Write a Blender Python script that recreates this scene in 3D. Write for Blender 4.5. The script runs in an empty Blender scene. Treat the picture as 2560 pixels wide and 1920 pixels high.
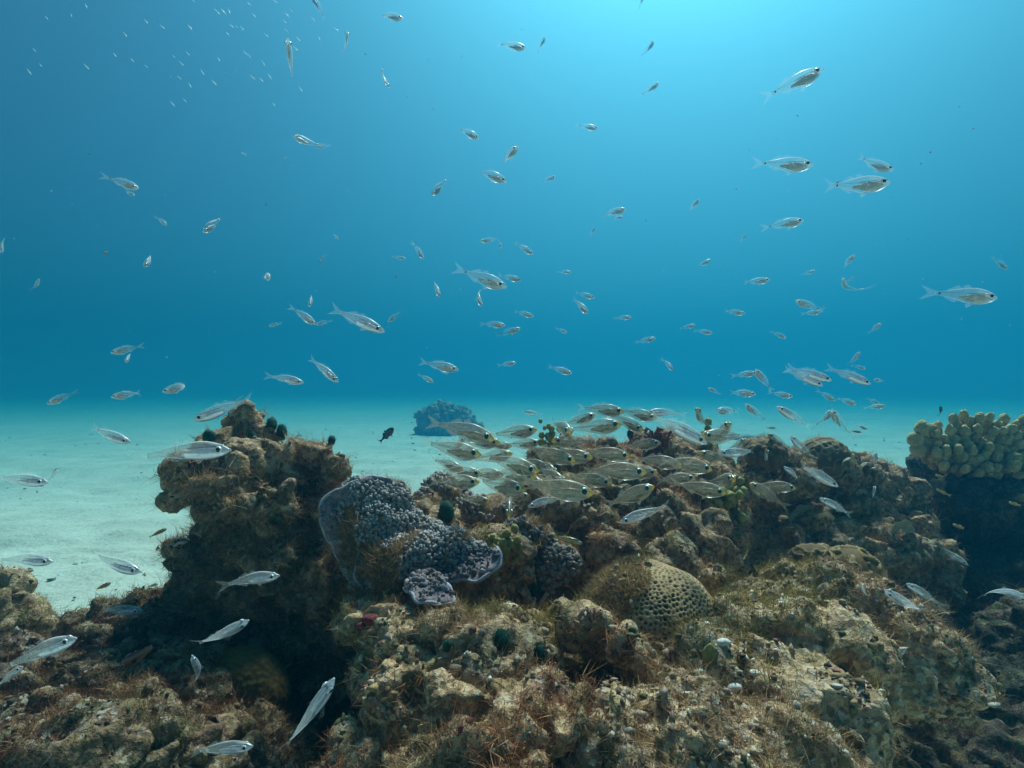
import bpy, bmesh, math, random
import numpy as np
from mathutils import Vector, Matrix
from mathutils.bvhtree import BVHTree

scene = bpy.context.scene
COL = scene.collection
rad = math.radians
random.seed(7)
RNG = np.random.default_rng(11)

# ------------------------------------------------------------------ camera
CAM_H = 1.0
LENS = 20.0
F = 2560 * LENS / 36.0            # focal length in photo pixels
cam_data = bpy.data.cameras.new("camera")
cam_data.lens = LENS
cam_data.sensor_width = 36
cam_data.clip_start = 0.02
cam_data.clip_end = 1500
cam = bpy.data.objects.new("camera", cam_data)
cam.location = (0, 0, CAM_H)
cam.rotation_euler = (rad(90), 0, 0)
COL.objects.link(cam)
scene.camera = cam

# ------------------------------------------------------------------ light
SUN_EL, SUN_AZ = 58.0, 20.0        # azimuth measured from +Y towards +X
world = bpy.data.worlds.new("World")
scene.world = world
world.use_nodes = True
wn, wl = world.node_tree.nodes, world.node_tree.links
bg = wn["Background"]
sky = wn.new("ShaderNodeTexSky")
sky.sky_type = 'NISHITA'
sky.sun_disc = False
sky.sun_elevation = rad(SUN_EL)
sky.sun_rotation = rad(SUN_AZ)
sky.dust_density = 7.0
sky.air_density = 0.7
tint = wn.new("ShaderNodeMix")
tint.data_type = 'RGBA'
tint.blend_type = 'MULTIPLY'
tint.inputs[0].default_value = 1.0
tint.inputs[7].default_value = (0.22, 0.68, 0.90, 1)   # daylight already filtered by the water above
wl.new(sky.outputs[0], tint.inputs[6])
wl.new(tint.outputs[2], bg.inputs[0])
bg.inputs[1].default_value = 0.060

sun_data = bpy.data.lights.new("sun", 'SUN')
sun_data.energy = 5.0
sun_data.angle = rad(9)
sun_data.color = (0.97, 0.83, 0.78)
sun = bpy.data.objects.new("sun", sun_data)
sd = Vector((math.sin(rad(SUN_AZ)) * math.cos(rad(SUN_EL)), math.cos(rad(SUN_AZ)) * math.cos(rad(SUN_EL)), math.sin(rad(SUN_EL))))
sun.rotation_euler = sd.to_track_quat('Z', 'Y').to_euler()
sun.location = sd * 20
COL.objects.link(sun)

scene.view_settings.view_transform = 'Standard'
scene.view_settings.look = 'None'
scene.view_settings.exposure = 0.6
scene.view_settings.gamma = 1.0
scene.view_settings.use_curve_mapping = False
scene.render.engine = 'CYCLES'
cy = scene.cycles
cy.max_bounces = 6
cy.diffuse_bounces = 3
cy.glossy_bounces = 2
cy.transmission_bounces = 3
cy.volume_bounces = 2
cy.transparent_max_bounces = 24
cy.caustics_reflective = False
cy.caustics_refractive = False
cy.use_denoising = True

# ------------------------------------------------------------------ helpers
def U(px, py, d):
    """point seen at photo pixel (px, py) standing d metres in front of the camera"""
    return np.array([(px - 1280) / F * d, d, CAM_H - (py - 960) / F * d])

def link(o, parent=None):
    COL.objects.link(o)
    if parent is not None:
        o.parent = parent
    return o

def tag(o, label=None, cat=None, group=None, kind=None):
    if label: o["label"] = label
    if cat: o["category"] = cat
    if group: o["group"] = group
    if kind: o["kind"] = kind
    return o

def empty(name, loc):
    o = bpy.data.objects.new(name, None)
    o.empty_display_size = 0.02
    o.location = loc
    return link(o)

def mesh_np(name, V, faces, mats, parent=None, smooth=True, col=None, midx=None):
    """faces: (n,3|4) array or list of tuples"""
    me = bpy.data.meshes.new(name)
    if isinstance(faces, np.ndarray):
        n, k = faces.shape
        me.vertices.add(len(V)); me.vertices.foreach_set("co", np.ascontiguousarray(V, dtype=np.float32).ravel())
        me.loops.add(n * k); me.loops.foreach_set("vertex_index", np.ascontiguousarray(faces, dtype=np.int32).ravel())
        me.polygons.add(n)
        me.polygons.foreach_set("loop_start", np.arange(0, n * k, k, dtype=np.int32))
        me.polygons.foreach_set("loop_total", np.full(n, k, dtype=np.int32))
    else:
        me.from_pydata([tuple(map(float, v)) for v in V], [], faces)
    if midx is not None:
        me.polygons.foreach_set("material_index", np.asarray(midx, dtype=np.int32))
    me.update(calc_edges=True); me.validate()
    me.polygons.foreach_set("use_smooth", np.full(len(me.polygons), smooth, dtype=bool))
    if col is not None:
        a = me.color_attributes.new("tone", 'FLOAT_COLOR', 'POINT')
        c = np.ones((len(V), 4), dtype=np.float32); c[:, :3] = col
        a.data.foreach_set("color", c.ravel())
    for m in (mats if isinstance(mats, (list, tuple)) else [mats]):
        me.materials.append(m)
    return link(bpy.data.objects.new(name, me), parent)

# vectorised noise -----------------------------------------------------------
def _hash(i, j, k, s):
    h = (i * 374761393 + j * 668265263 + k * 2147483647 + s * 1274126177) & 0xFFFFFFFF
    h = ((h ^ (h >> 13)) * 1274126177) & 0xFFFFFFFF
    h = ((h ^ (h >> 16)) * 2246822519) & 0xFFFFFFFF
    return (h ^ (h >> 15)) & 0xFFFFFFFF

def vnoise(P, scale, seed=0):
    """value noise in -1..1"""
    Q = P / scale + 1000.0
    I = np.floor(Q).astype(np.int64); f = Q - I
    f = f * f * f * (f * (f * 6 - 15) + 10)
    out = np.zeros(len(P))
    for a in (0, 1):
        wa = f[:, 0] if a else 1 - f[:, 0]
        for b in (0, 1):
            wb = f[:, 1] if b else 1 - f[:, 1]
            for c in (0, 1):
                wc = f[:, 2] if c else 1 - f[:, 2]
                out += wa * wb * wc * (_hash(I[:, 0] + a, I[:, 1] + b, I[:, 2] + c, seed) / 4294967295.0)
    return out * 2 - 1

def fbm(P, scale, octv=3, seed=0, gain=0.5):
    out = np.zeros(len(P)); amp = 1.0; tot = 0
    for o in range(octv):
        out += amp * vnoise(P, scale / 2 ** o, seed + o * 17); tot += amp; amp *= gain
    return out / tot

def worley(P, scale, seed=0):
    Q = P / scale + 1000.0
    I = np.floor(Q).astype(np.int64)
    f1 = np.full(len(P), 9.0); f2 = np.full(len(P), 9.0)
    for a in (-1, 0, 1):
        for b in (-1, 0, 1):
            for c in (-1, 0, 1):
                i, j, k = I[:, 0] + a, I[:, 1] + b, I[:, 2] + c
                px = i + _hash(i, j, k, seed) / 4294967295.0
                py = j + _hash(i, j, k, seed + 1) / 4294967295.0
                pz = k + _hash(i, j, k, seed + 2) / 4294967295.0
                d = np.sqrt((px - Q[:, 0]) ** 2 + (py - Q[:, 1]) ** 2 + (pz - Q[:, 2]) ** 2)
                f2 = np.minimum(f2, np.maximum(f1, d)); f1 = np.minimum(f1, d)
    return f1, f2

def ico_arrays(sub):
    bm = bmesh.new(); bmesh.ops.create_icosphere(bm, subdivisions=sub, radius=1.0)
    bm.verts.ensure_lookup_table()
    V = np.array([v.co[:] for v in bm.verts]); T = np.array([[v.index for v in f.verts] for f in bm.faces], dtype=np.int32)
    bm.free(); return V, T
ICO1, ICO1T = ico_arrays(1)
ICO2, ICO2T = ico_arrays(2)
ICO3, ICO3T = ico_arrays(3)

def voxel_union(blobs, voxel):
    """blobs: (centre, radii(3), tilt about Y, tilt about X); welded into one closed skin"""
    VV, TT, n = [], [], 0
    for c, r, ry, rx in blobs:
        V = ICO3 * np.asarray(r)
        M = np.array((Matrix.Rotation(ry, 3, 'Y') @ Matrix.Rotation(rx, 3, 'X')))
        V = V @ M.T + np.asarray(c)
        VV.append(V); TT.append(ICO3T + n); n += len(V)
    o = mesh_np("weld", np.vstack(VV), np.vstack(TT), [])
    m = o.modifiers.new("weld", 'REMESH'); m.mode = 'VOXEL'; m.voxel_size = voxel; m.adaptivity = 0
    dg = bpy.context.evaluated_depsgraph_get()
    e = o.evaluated_get(dg); me = e.to_mesh()
    V = np.empty(len(me.vertices) * 3, dtype=np.float32); me.vertices.foreach_get("co", V)
    nl = np.empty(len(me.polygons), dtype=np.int32); me.polygons.foreach_get("loop_total", nl)
    L = np.empty(len(me.loops), dtype=np.int32); me.loops.foreach_get("vertex_index", L)
    assert (nl == 4).all()
    e.to_mesh_clear()
    old = o.data; bpy.data.objects.remove(o); bpy.data.meshes.remove(old)
    return V.reshape(-1, 3).astype(float), L.reshape(-1, 4)

def vnormals(V, Q):
    n = np.cross(V[Q[:, 2]] - V[Q[:, 0]], V[Q[:, 3 % Q.shape[1]]] - V[Q[:, 1]]) if Q.shape[1] == 4 else np.cross(V[Q[:, 1]] - V[Q[:, 0]], V[Q[:, 2]] - V[Q[:, 0]])
    N = np.zeros_like(V)
    for k in range(Q.shape[1]):
        np.add.at(N, Q[:, k], n)
    return N / np.maximum(np.linalg.norm(N, axis=1, keepdims=True), 1e-12)

def relax(V, Q, it=2):
    for _ in range(it):
        S = np.zeros_like(V); c = np.zeros(len(V))
        for k in range(4):
            np.add.at(S, Q[:, k], V[Q[:, (k + 1) % 4]]); np.add.at(S, Q[:, k], V[Q[:, (k + 3) % 4]])
            np.add.at(c, Q[:, k], 2)
        V = 0.5 * V + 0.5 * S / c[:, None]
    return V

# ------------------------------------------------------------------ node material helpers
class NT:
    def __init__(self, name):
        self.m = bpy.data.materials.new(name); self.m.use_nodes = True
        self.n = self.m.node_tree.nodes; self.l = self.m.node_tree.links
        self.n.clear()
        self.out = self.n.new("ShaderNodeOutputMaterial")
    def node(self, t, **kw):
        x = self.n.new("ShaderNode" + t)
        for k, v in kw.items(): setattr(x, k, v)
        return x
    def put(self, sock, v):
        if hasattr(v, "links") or isinstance(v, bpy.types.NodeSocket): self.l.new(v, sock)
        else: sock.default_value = v
    def coord(self, which="Object"):
        return self.node("TexCoord").outputs[which]
    def noise(self, vec, scale, detail=3, rough=0.55, dist=0.0, out="Fac"):
        x = self.node("TexNoise"); self.put(x.inputs["Vector"], vec)
        x.inputs["Scale"].default_value = scale; x.inputs["Detail"].default_value = detail
        x.inputs["Roughness"].default_value = rough; x.inputs["Distortion"].default_value = dist
        return x.outputs[out]
    def voro(self, vec, scale, out="Distance", feature='F1'):
        x = self.node("TexVoronoi"); x.feature = feature; self.put(x.inputs["Vector"], vec); x.inputs["Scale"].default_value = scale
        return x.outputs[out]
    def math(self, op, a, b=0.0, c=0.0, clamp=False):
        x = self.node("Math"); x.operation = op; x.use_clamp = clamp
        self.put(x.inputs[0], a); self.put(x.inputs[1], b); self.put(x.inputs[2], c)
        return x.outputs[0]
    def ss(self, v, lo, hi):
        x = self.node("MapRange"); x.interpolation_type = 'SMOOTHSTEP'
        self.put(x.inputs[0], v); x.inputs[1].default_value = lo; x.inputs[2].default_value = hi
        return x.outputs[0]
    def mix(self, f, a, b, mode='MIX'):
        x = self.node("Mix"); x.data_type = 'RGBA'; x.blend_type = mode
        self.put(x.inputs[0], f)
        for s, v in ((x.inputs[6], a), (x.inputs[7], b)):
            if isinstance(v, (tuple, list)) and len(v) == 3: v = (*v, 1)
            self.put(s, v)
        return x.outputs[2]
    def ramp(self, f, stops, interp='LINEAR'):
        x = self.node("ValToRGB"); r = x.color_ramp; r.interpolation = interp
        while len(r.elements) < len(stops): r.elements.new(0.5)
        for e, (p, c) in zip(r.elements, stops):
            e.position = p; e.color = (*c, 1)
        self.put(x.inputs[0], f); return x.outputs[0]
    def bump(self, h, strength, dist, normal=None):
        x = self.node("Bump"); x.inputs["Strength"].default_value = strength; x.inputs["Distance"].default_value = dist
        self.put(x.inputs["Height"], h)
        if normal is not None: self.put(x.inputs["Normal"], normal)
        return x.outputs[0]
    def bsdf(self, color, rough=0.8, normal=None, spec=0.3, metal=0.0):
        x = self.node("BsdfPrincipled")
        if isinstance(color, (tuple, list)) and len(color) == 3: color = (*color, 1)
        self.put(x.inputs["Base Color"], color); self.put(x.inputs["Roughness"], rough)
        x.inputs["Specular IOR Level"].default_value = spec; self.put(x.inputs["Metallic"], metal)
        if normal is not None: self.put(x.inputs["Normal"], normal)
        return x.outputs[0]
    def surf(self, s):
        self.l.new(s, self.out.inputs[0]); return self.m
    def mixs(self, f, a, b):
        x = self.node("MixShader"); self.put(x.inputs[0], f); self.l.new(a, x.inputs[1]); self.l.new(b, x.inputs[2]); return x.outputs[0]
    def sh(self, t, color, **kw):
        x = self.node(t)
        if isinstance(color, (tuple, list)) and len(color) == 3: color = (*color, 1)
        self.put(x.inputs[0], color)
        for k, v in kw.items(): self.put(x.inputs[k], v)
        return x.outputs[0]

# ------------------------------------------------------------------ materials of the reef
def rock_material(name, lo, mid, hi, red=0.5, green=0.5, pale=0.5, off=0.0):
    t = NT(name); v0 = t.coord()
    mp = t.node("Mapping"); mp.inputs["Location"].default_value = (off, off * 1.7, off * 0.6); t.l.new(v0, mp.inputs[0]); v = mp.outputs[0]
    big = t.noise(v, 9, 4, .6, .6); med = t.noise(v, 38, 4, .6, .5); fine = t.noise(v, 170, 3, .65)
    cell = t.node("TexVoronoi"); cell.inputs["Scale"].default_value = 120; wob = t.noise(v, 90, 2, out="Color")
    vv = t.node("VectorMath"); vv.operation = 'MULTIPLY_ADD'; t.l.new(wob, vv.inputs[0]); vv.inputs[1].default_value = (.009, .009, .009); t.l.new(v, vv.inputs[2])
    t.l.new(vv.outputs[0], cell.inputs["Vector"])
    sep = t.node("SeparateColor"); t.l.new(cell.outputs["Color"], sep.inputs[0])
    f = t.math('ADD', t.math('MULTIPLY', med, .68), t.math('MULTIPLY', sep.outputs[0], .16)); f = t.math('ADD', f, t.math('MULTIPLY', fine, .22))
    c = t.ramp(f, [(.30, lo), (.48, mid), (.62, hi), (.74, tuple(min(.62, x * 1.5) for x in hi))])
    n2 = t.noise(v, 16, 4, .65, 1.2); n3 = t.noise(v, 13, 4, .65, .9, "Color")
    s3 = t.node("SeparateColor"); t.l.new(n3, s3.inputs[0])
    c = t.mix(t.math('MULTIPLY', t.ss(s3.outputs[0], .53, .62), .75 * red), c, (.21, .10, .08))
    c = t.mix(t.math('MULTIPLY', t.ss(s3.outputs[1], .52, .62), .75 * green), c, (.10, .11, .04))
    c = t.mix(t.math('MULTIPLY', t.ss(s3.outputs[2], .56, .64), .6), c, (.24, .15, .055))
    c = t.mix(t.math('MULTIPLY', t.ss(n2, .60, .68), .7 * pale), c, (.40, .34, .28))
    spk = t.math('MULTIPLY', t.ss(sep.outputs[1], .80, .86), t.ss(big, .38, .55))
    c = t.mix(t.math('MULTIPLY', spk, .45 * pale), c, (.58, .55, .46))
    spd = t.ss(sep.outputs[2], .78, .84)
    c = t.mix(t.math('MULTIPLY', spd, .5), c, (.035, .03, .022))
    b1 = t.bump(cell.outputs["Distance"], .45, .005)
    b2 = t.bump(fine, .8, .005, b1)
    b3 = t.bump(t.noise(v, 420, 2), .5, .0025, b2)
    return t.surf(t.bsdf(c, .85, b3, .2))

def tone_material(name, rough=0.8, trans=0.0, spec=0.2, bump=0.0, bscale=300):
    """colour per piece from the 'tone' attribute"""
    t = NT(name); a = t.node("Attribute"); a.attribute_name = "tone"
    nz = t.noise(t.coord(), bscale, 3)
    c = t.mix(.55, a.outputs["Color"], t.ramp(nz, [(.3, (.35, .35, .35)), (.7, (1.2, 1.2, 1.2))]), 'MULTIPLY')
    nrm = t.bump(nz, .6, bump) if bump else None
    s = t.bsdf(c, rough, nrm, spec)
    if trans:
        s = t.mixs(trans, s, t.sh("BsdfTranslucent", c))
    return t.surf(s)

M = {}
M['rock_a'] = rock_material("reef rock tan", (0.103, 0.062, 0.032), (0.324, 0.204, 0.106), (0.583, 0.399, 0.229), .8, .6, .8, 0.0)
M['rock_b'] = rock_material("reef rock brown", (0.092, 0.055, 0.030), (0.292, 0.176, 0.095), (0.518, 0.342, 0.198), 1.0, .7, .7, 3.3)
M['rock_c'] = rock_material("reef rock pale", (0.113, 0.073, 0.040), (0.367, 0.237, 0.132), (0.626, 0.442, 0.264), .5, .6, 1.0, 7.1)
M['rock_d'] = rock_material("reef rock dark painted shade", (.015, .014, .010), (.035, .030, .020), (.062, .052, .034), .5, 1.0, .25, 5.2)  # deep shade of the right wall painted in as a darker base colour
M['rock_e'] = rock_material("reef rock painted shade", (0.043, 0.028, 0.018), (0.130, 0.084, 0.046), (0.281, 0.190, 0.110), .6, .8, .8, 11.3)  # shadow over the corner rubble painted in: darkened copy of the reef rock
M['far'] = rock_material("far rock", (.19, .18, .14), (.32, .30, .24), (.48, .45, .36), .3, .6, .2, 9.2)
M['turf'] = tone_material("turf algae", .8, .35)
M['crust'] = tone_material("encrusting growth", .75, 0, .25, .002)

# ------------------------------------------------------------------ water (haze) and sand
bm = bmesh.new()
bmesh.ops.create_cube(bm, size=1.0)
me = bpy.data.meshes.new("haze"); bm.to_mesh(me); bm.free()
haze = link(bpy.data.objects.new("haze", me))
haze.scale = (560, 560, 4.6); haze.location = (0, 100, -1.0 + 2.3)
tag(haze, kind="stuff")
t = NT("sea water")
pv = t.node("VolumePrincipled")
pv.inputs["Color"].default_value = (.014, .172, .300, 1)
pv.inputs["Density"].default_value = .14
pv.inputs["Anisotropy"].default_value = .74
pv.inputs["Absorption Color"].default_value = (0.0, .30, .32, 1)
t.l.new(pv.outputs[0], t.out.inputs["Volume"])
me.materials.append(t.m)

def sand_sheet():
    def axis(lo, hi, n, k):
        s = np.linspace(-1, 1, n); v = np.sinh(k * s) / np.sinh(k)
        return np.where(v < 0, -v * lo, v * hi)
    X = axis(-230, 230, 520, 6.0); Y = axis(-60, 250, 640, 5.6) + 1.5
    gx, gy = np.meshgrid(X, Y)
    P = np.stack([gx.ravel(), gy.ravel(), np.zeros(gx.size)], 1)
    r = np.hypot(P[:, 0], P[:, 1])
    near = np.clip(1 - r / 30, 0, 1)
    z = .05 * vnoise(P, 1.9, 3) * np.clip(1 - r / 90, 0, 1)
    Pw = P * np.array([.55, 1.0, 1.0]) + (vnoise(P, .6, 9) * .12)[:, None]
    z += near * (.036 * vnoise(Pw, .24, 4) + .026 * vnoise(Pw, .11, 5) + .009 * vnoise(P, .055, 6))
    f1, f2 = worley(P * np.array([1, 1, 1]), .33, 8)
    z -= near * .05 * np.clip(1 - f1 / .32, 0, 1)
    P[:, 2] = z
    ny, nx = gx.shape
    i = np.arange((ny - 1) * (nx - 1)); a = (i // (nx - 1)) * nx + i % (nx - 1)
    Q = np.stack([a, a + 1, a + nx + 1, a + nx], 1).astype(np.int32)
    t = NT("coral sand"); v = t.coord()
    n1 = t.noise(v, 2.2, 4, .6); n2 = t.noise(v, 18, 4, .6, .5); n3 = t.noise(v, 420, 2)
    c = t.ramp(n1, [(.3, (.47, .45, .37)), (.7, (.60, .57, .48))])
    c = t.mix(t.math('MULTIPLY', t.ss(n2, .54, .66), .32), c, (.30, .28, .21))
    c = t.mix(t.math('MULTIPLY', t.ss(t.voro(v, 34), .16, .08), .35), c, (.18, .17, .12))
    c = t.mix(.25, c, t.ramp(n3, [(.3, (.5, .5, .5)), (.7, (1.2, 1.2, 1.2))]), 'MULTIPLY')
    b = t.bump(t.noise(v, 30, 3), .6, .02); b = t.bump(n3, .4, .004, b)
    o = mesh_np("sand", P, Q, t.surf(t.bsdf(c, .9, b, .15)))
    tag(o, kind="structure")
sand_sheet()
# ------------------------------------------------------------------ reef rocks
ROCKS = {}
PAL_TURF = np.array([(.36, .26, .15), (.42, .31, .19), (.26, .19, .09), (.20, .18, .07), (.30, .18, .12), (.46, .36, .24), (.26, .16, .10)]) * np.array([1.32, 1.15, 1.05])
PAL_CRUST = np.array([(.34, .25, .15), (.44, .35, .24), (.20, .14, .08), (.24, .10, .07), (.14, .14, .06), (.34, .26, .22), (.13, .09, .055), (.56, .50, .40), (.31, .22, .10), (.26, .19, .11)])

def sample_surface(V, Q, n, rng, mask=None):
    T = np.vstack([Q[:, [0, 1, 2]], Q[:, [0, 2, 3]]]) if Q.shape[1] == 4 else Q
    a, b, c = V[T[:, 0]], V[T[:, 1]], V[T[:, 2]]
    nr = np.cross(b - a, c - a); ar = np.linalg.norm(nr, axis=1) + 1e-15
    w = ar.copy()
    if mask is not None: w *= mask((a + b + c) / 3, nr / ar[:, None])
    cs = np.cumsum(w); idx = np.searchsorted(cs, rng.random(n) * cs[-1])
    idx = np.minimum(idx, len(T) - 1)
    u = rng.random(n); v = rng.random(n); fl = u + v > 1; u[fl] = 1 - u[fl]; v[fl] = 1 - v[fl]
    P = a[idx] + (b[idx] - a[idx]) * u[:, None] + (c[idx] - a[idx]) * v[:, None]
    return P, (nr / ar[:, None])[idx]

def seen(P, N):
    """only where a viewer in front of the reef could look"""
    d = P - np.array([0, -.15, CAM_H + .25])
    d = d / np.linalg.norm(d, axis=1, keepdims=True)
    return (np.einsum('ij,ij->i', d, N) < .25).astype(float) * (P[:, 2] > -.05)

def strands(P, N, length, width, rng, pal, bend=.5, seg=3):
    """curved tapering blades rooted at P"""
    n = len(P)
    L = length * (0.45 + rng.random(n)) ; ttone = pal[rng.integers(0, len(pal), n)] * (0.6 + .8 * rng.random((n, 1)))
    d = N + rng.normal(0, .55, (n, 3)) + np.array([0, 0, .35]); d /= np.linalg.norm(d, axis=1, keepdims=True)
    side = np.cross(d, rng.normal(0, 1, (n, 3))); side /= np.linalg.norm(side, axis=1, keepdims=True)
    b = rng.normal(0, bend, (n, 3))
    VV = []; W = width * (.6 + .8 * rng.random(n))
    for s in range(seg + 1):
        u = s / seg
        c = P + d * (L * u)[:, None] + b * (L * u * u)[:, None] - N * .002 * (1 - u)
        w = (W * (1 - u) ** .7 * .5)[:, None] + 1e-5
        VV += [c - side * w, c + side * w]
    V = np.stack(VV, 1).reshape(-1, 3)
    k = 2 * (seg + 1); base = np.arange(n)[:, None] * k
    Q = np.concatenate([base + np.array([2 * s, 2 * s + 1, 2 * s + 3, 2 * s + 2]) for s in range(seg)], 0).astype(np.int32)
    return V, Q, np.repeat(ttone, k, 0)

def lumps(P, N, size, rng, pal, up=.15, elong=1.0, rough=.38):
    """small irregular lumps half sunk in the surface"""
    n = len(P); m = len(ICO1)
    S = size * (.5 + 1.5 * rng.random(n) ** 4)
    sc = S[:, None, None] * (1 + rough * rng.normal(0, 1, (n, m, 1)).clip(-1.3, 1.3)) * ICO1[None] * (.45 + .95 * rng.random((n, 1, 3)))
    V = P[:, None] + sc + (N * S[:, None] * up)[:, None]
    if elong > 1: V = V + np.einsum('nmk,nk->nm', sc, N)[:, :, None] * N[:, None] * (elong - 1)
    T = (np.arange(n)[:, None, None] * m + ICO1T[None]).reshape(-1, 3).astype(np.int32)
    tone = pal[rng.integers(0, len(pal), n)] * (.6 + .7 * rng.random((n, 1)))
    return V.reshape(-1, 3), T, np.repeat(tone, m, 0)

def displace(V, Q, seed, big=.036, mid=.021, knob=.012, fine=.0030, pit=.018, crack=.020):
    V = relax(V, Q, 3)
    N = vnormals(V, Q)
    V = V + N * (big * fbm(V, .15, 3, seed))[:, None]
    N = vnormals(V, Q)
    r = 1 - 2 * np.abs(vnoise(V, .055, seed + 5)); f1, f2 = worley(V, .034, seed + 7)
    d = mid * (.7 * r + .6 * fbm(V, .05, 2, seed + 3)) + knob * (.75 - f1) * (vnoise(V, .12, seed + 8) * .6 + .7)
    h1, h2 = worley(V, .062, seed + 11)
    d -= pit * np.clip(1 - h1 / .36, 0, 1) * 1.6
    k1, k2 = worley(V + .02 * np.stack([vnoise(V, .05, seed + 50 + k) for k in range(3)], 1), .13, seed + 19)
    d -= crack * np.clip(1 - (k2 - k1) / .22, 0, 1) ** 1.5
    V = V + N * d[:, None]
    N = vnormals(V, Q)
    g1, g2 = worley(V, .0145, seed + 13)
    V = V + N * (fine * (.8 - g1) * 1.3 + fine * .7 * vnoise(V, .007, seed + 15))[:, None]
    return V

def rock(name, label, blobs, mat, seed, voxel=.005, turf=0, crust=0, turf_len=.012, disp={}, tone=1.0, cat="coral rock", tag_group=None, tmask=None):
    rng = np.random.default_rng(seed)
    bl = []
    for b in blobs:
        px, py, d, r = b[:4]; R = r * d / F
        sc = b[4] if len(b) > 4 else (1, 1, 1)
        bl.append((U(px, py, d), (R * sc[0], R * sc[1], R * sc[2]), (b[5] if len(b) > 5 else rng.normal(0, .25)), rng.normal(0, .2)))
    V, Q = voxel_union(bl, voxel)
    V = displace(V, Q, seed, **disp)
    o = mesh_np(name, V, Q, M[mat])
    tag(o, label, cat, tag_group)
    ROCKS[label] = (o, V, Q)
    if turf:
        def mk(C, Nn):
            w = seen(C, Nn) * np.clip(.55 + .6 * Nn[:, 2], .14, 1)
            nz = fbm(C, .11, 2, seed + 31)
            return w * np.clip((nz + .16) * 4, .05, 1)
        P, N = sample_surface(V, Q, turf, rng, mk)
        v, q, c = strands(P, N, turf_len * .52, .0013, rng, PAL_TURF, 1.1)
        nt = turf // 30
        Pc, Nc = sample_surface(V, Q, nt, rng, lambda C, Nn: mk(C, Nn) + .25 * seen(C, Nn))
        rep = 24
        P2 = np.repeat(Pc, rep, 0) + rng.normal(0, .0055, (nt * rep, 3)); N2 = np.repeat(Nc, rep, 0)
        v2, q2, c2 = strands(P2, N2, turf_len * .9, .0011, rng, PAL_TURF, 1.5)
        c2 = c2 * np.repeat(.6 + .8 * rng.random((nt, 1)), rep * 8, 0)
        q = np.vstack([q, q2 + len(v)]); v = np.vstack([v, v2]); c = np.vstack([c, c2]) * tone
        hue = vnoise(v, .16, seed + 33)[:, None]
        c = c * np.where(hue > .38, np.array([1.0, .72, .64]), np.where(hue < -.35, np.array([.82, .95, .55]), 1.0))
        x = mesh_np("turf_algae", v, q, M['turf'], o, col=c); x["kind"] = "stuff"
    if crust:
        P, N = sample_surface(V, Q, crust, rng, lambda C, Nn: seen(C, Nn) * np.clip((fbm(C, .05, 2, seed + 41) + .05) * 4, .03, 1))
        v, q, c = lumps(P, N, .0034, rng, PAL_CRUST * tone)
        x = mesh_np("encrusting_growth", v, q, M['crust'], o, col=c); x["kind"] = "stuff"
    return o

rock("reef_rock", "tall shaggy rock pinnacle with a knob on top at the left", [
    (612, 1075, 1.32, 50), (565, 1115, 1.28, 48), (650, 1100, 1.32, 44), (608, 1045, 1.31, 32), (640, 1052, 1.32, 30),
    (770, 1155, 1.3, 62), (835, 1175, 1.3, 50), (700, 1190, 1.26, 72), (610, 1195, 1.22, 72), (780, 1122, 1.31, 32), (735, 1125, 1.3, 30), (860, 1150, 1.32, 28),
    (490, 1215, 1.2, 55, (1.3, 1.1, .62)), (452, 1195, 1.18, 36), (545, 1228, 1.17, 58, (1.2, 1.1, .7)), (440, 1228, 1.19, 32), (625, 1250, 1.14, 58, (1.3, 1, .6)), (700, 1255, 1.17, 55),
    (600, 1335, 1.27, 90), (690, 1320, 1.27, 110), (800, 1280, 1.3, 80), (535, 1345, 1.27, 50), (550, 1425, 1.24, 95), (650, 1440, 1.26, 130), (790, 1430, 1.28, 120),
    (450, 1405, 1.22, 50), (515, 1540, 1.22, 85), (455, 1490, 1.23, 42), (600, 1600, 1.27, 115), (740, 1560, 1.29, 130), (560, 1720, 1.25, 100), (870, 1560, 1.27, 100), (850, 1720, 1.24, 100), (680, 1400, 1.17, 45), (560, 1480, 1.15, 40), (760, 1500, 1.2, 50),
    (430, 1380, 1.23, 36), (425, 1545, 1.23, 55), (395, 1640, 1.2, 70), (480, 1660, 1.2, 85), (640, 1760, 1.36, 190), (500, 1800, 1.2, 110), (690, 1900, 1.15, 140), (760, 1800, 1.48, 210), (560, 1950, 1.38, 250), (800, 2000, 1.38, 250),
], 'rock_b', 21, .0042, turf=90000, crust=2640, turf_len=.0095)

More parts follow.
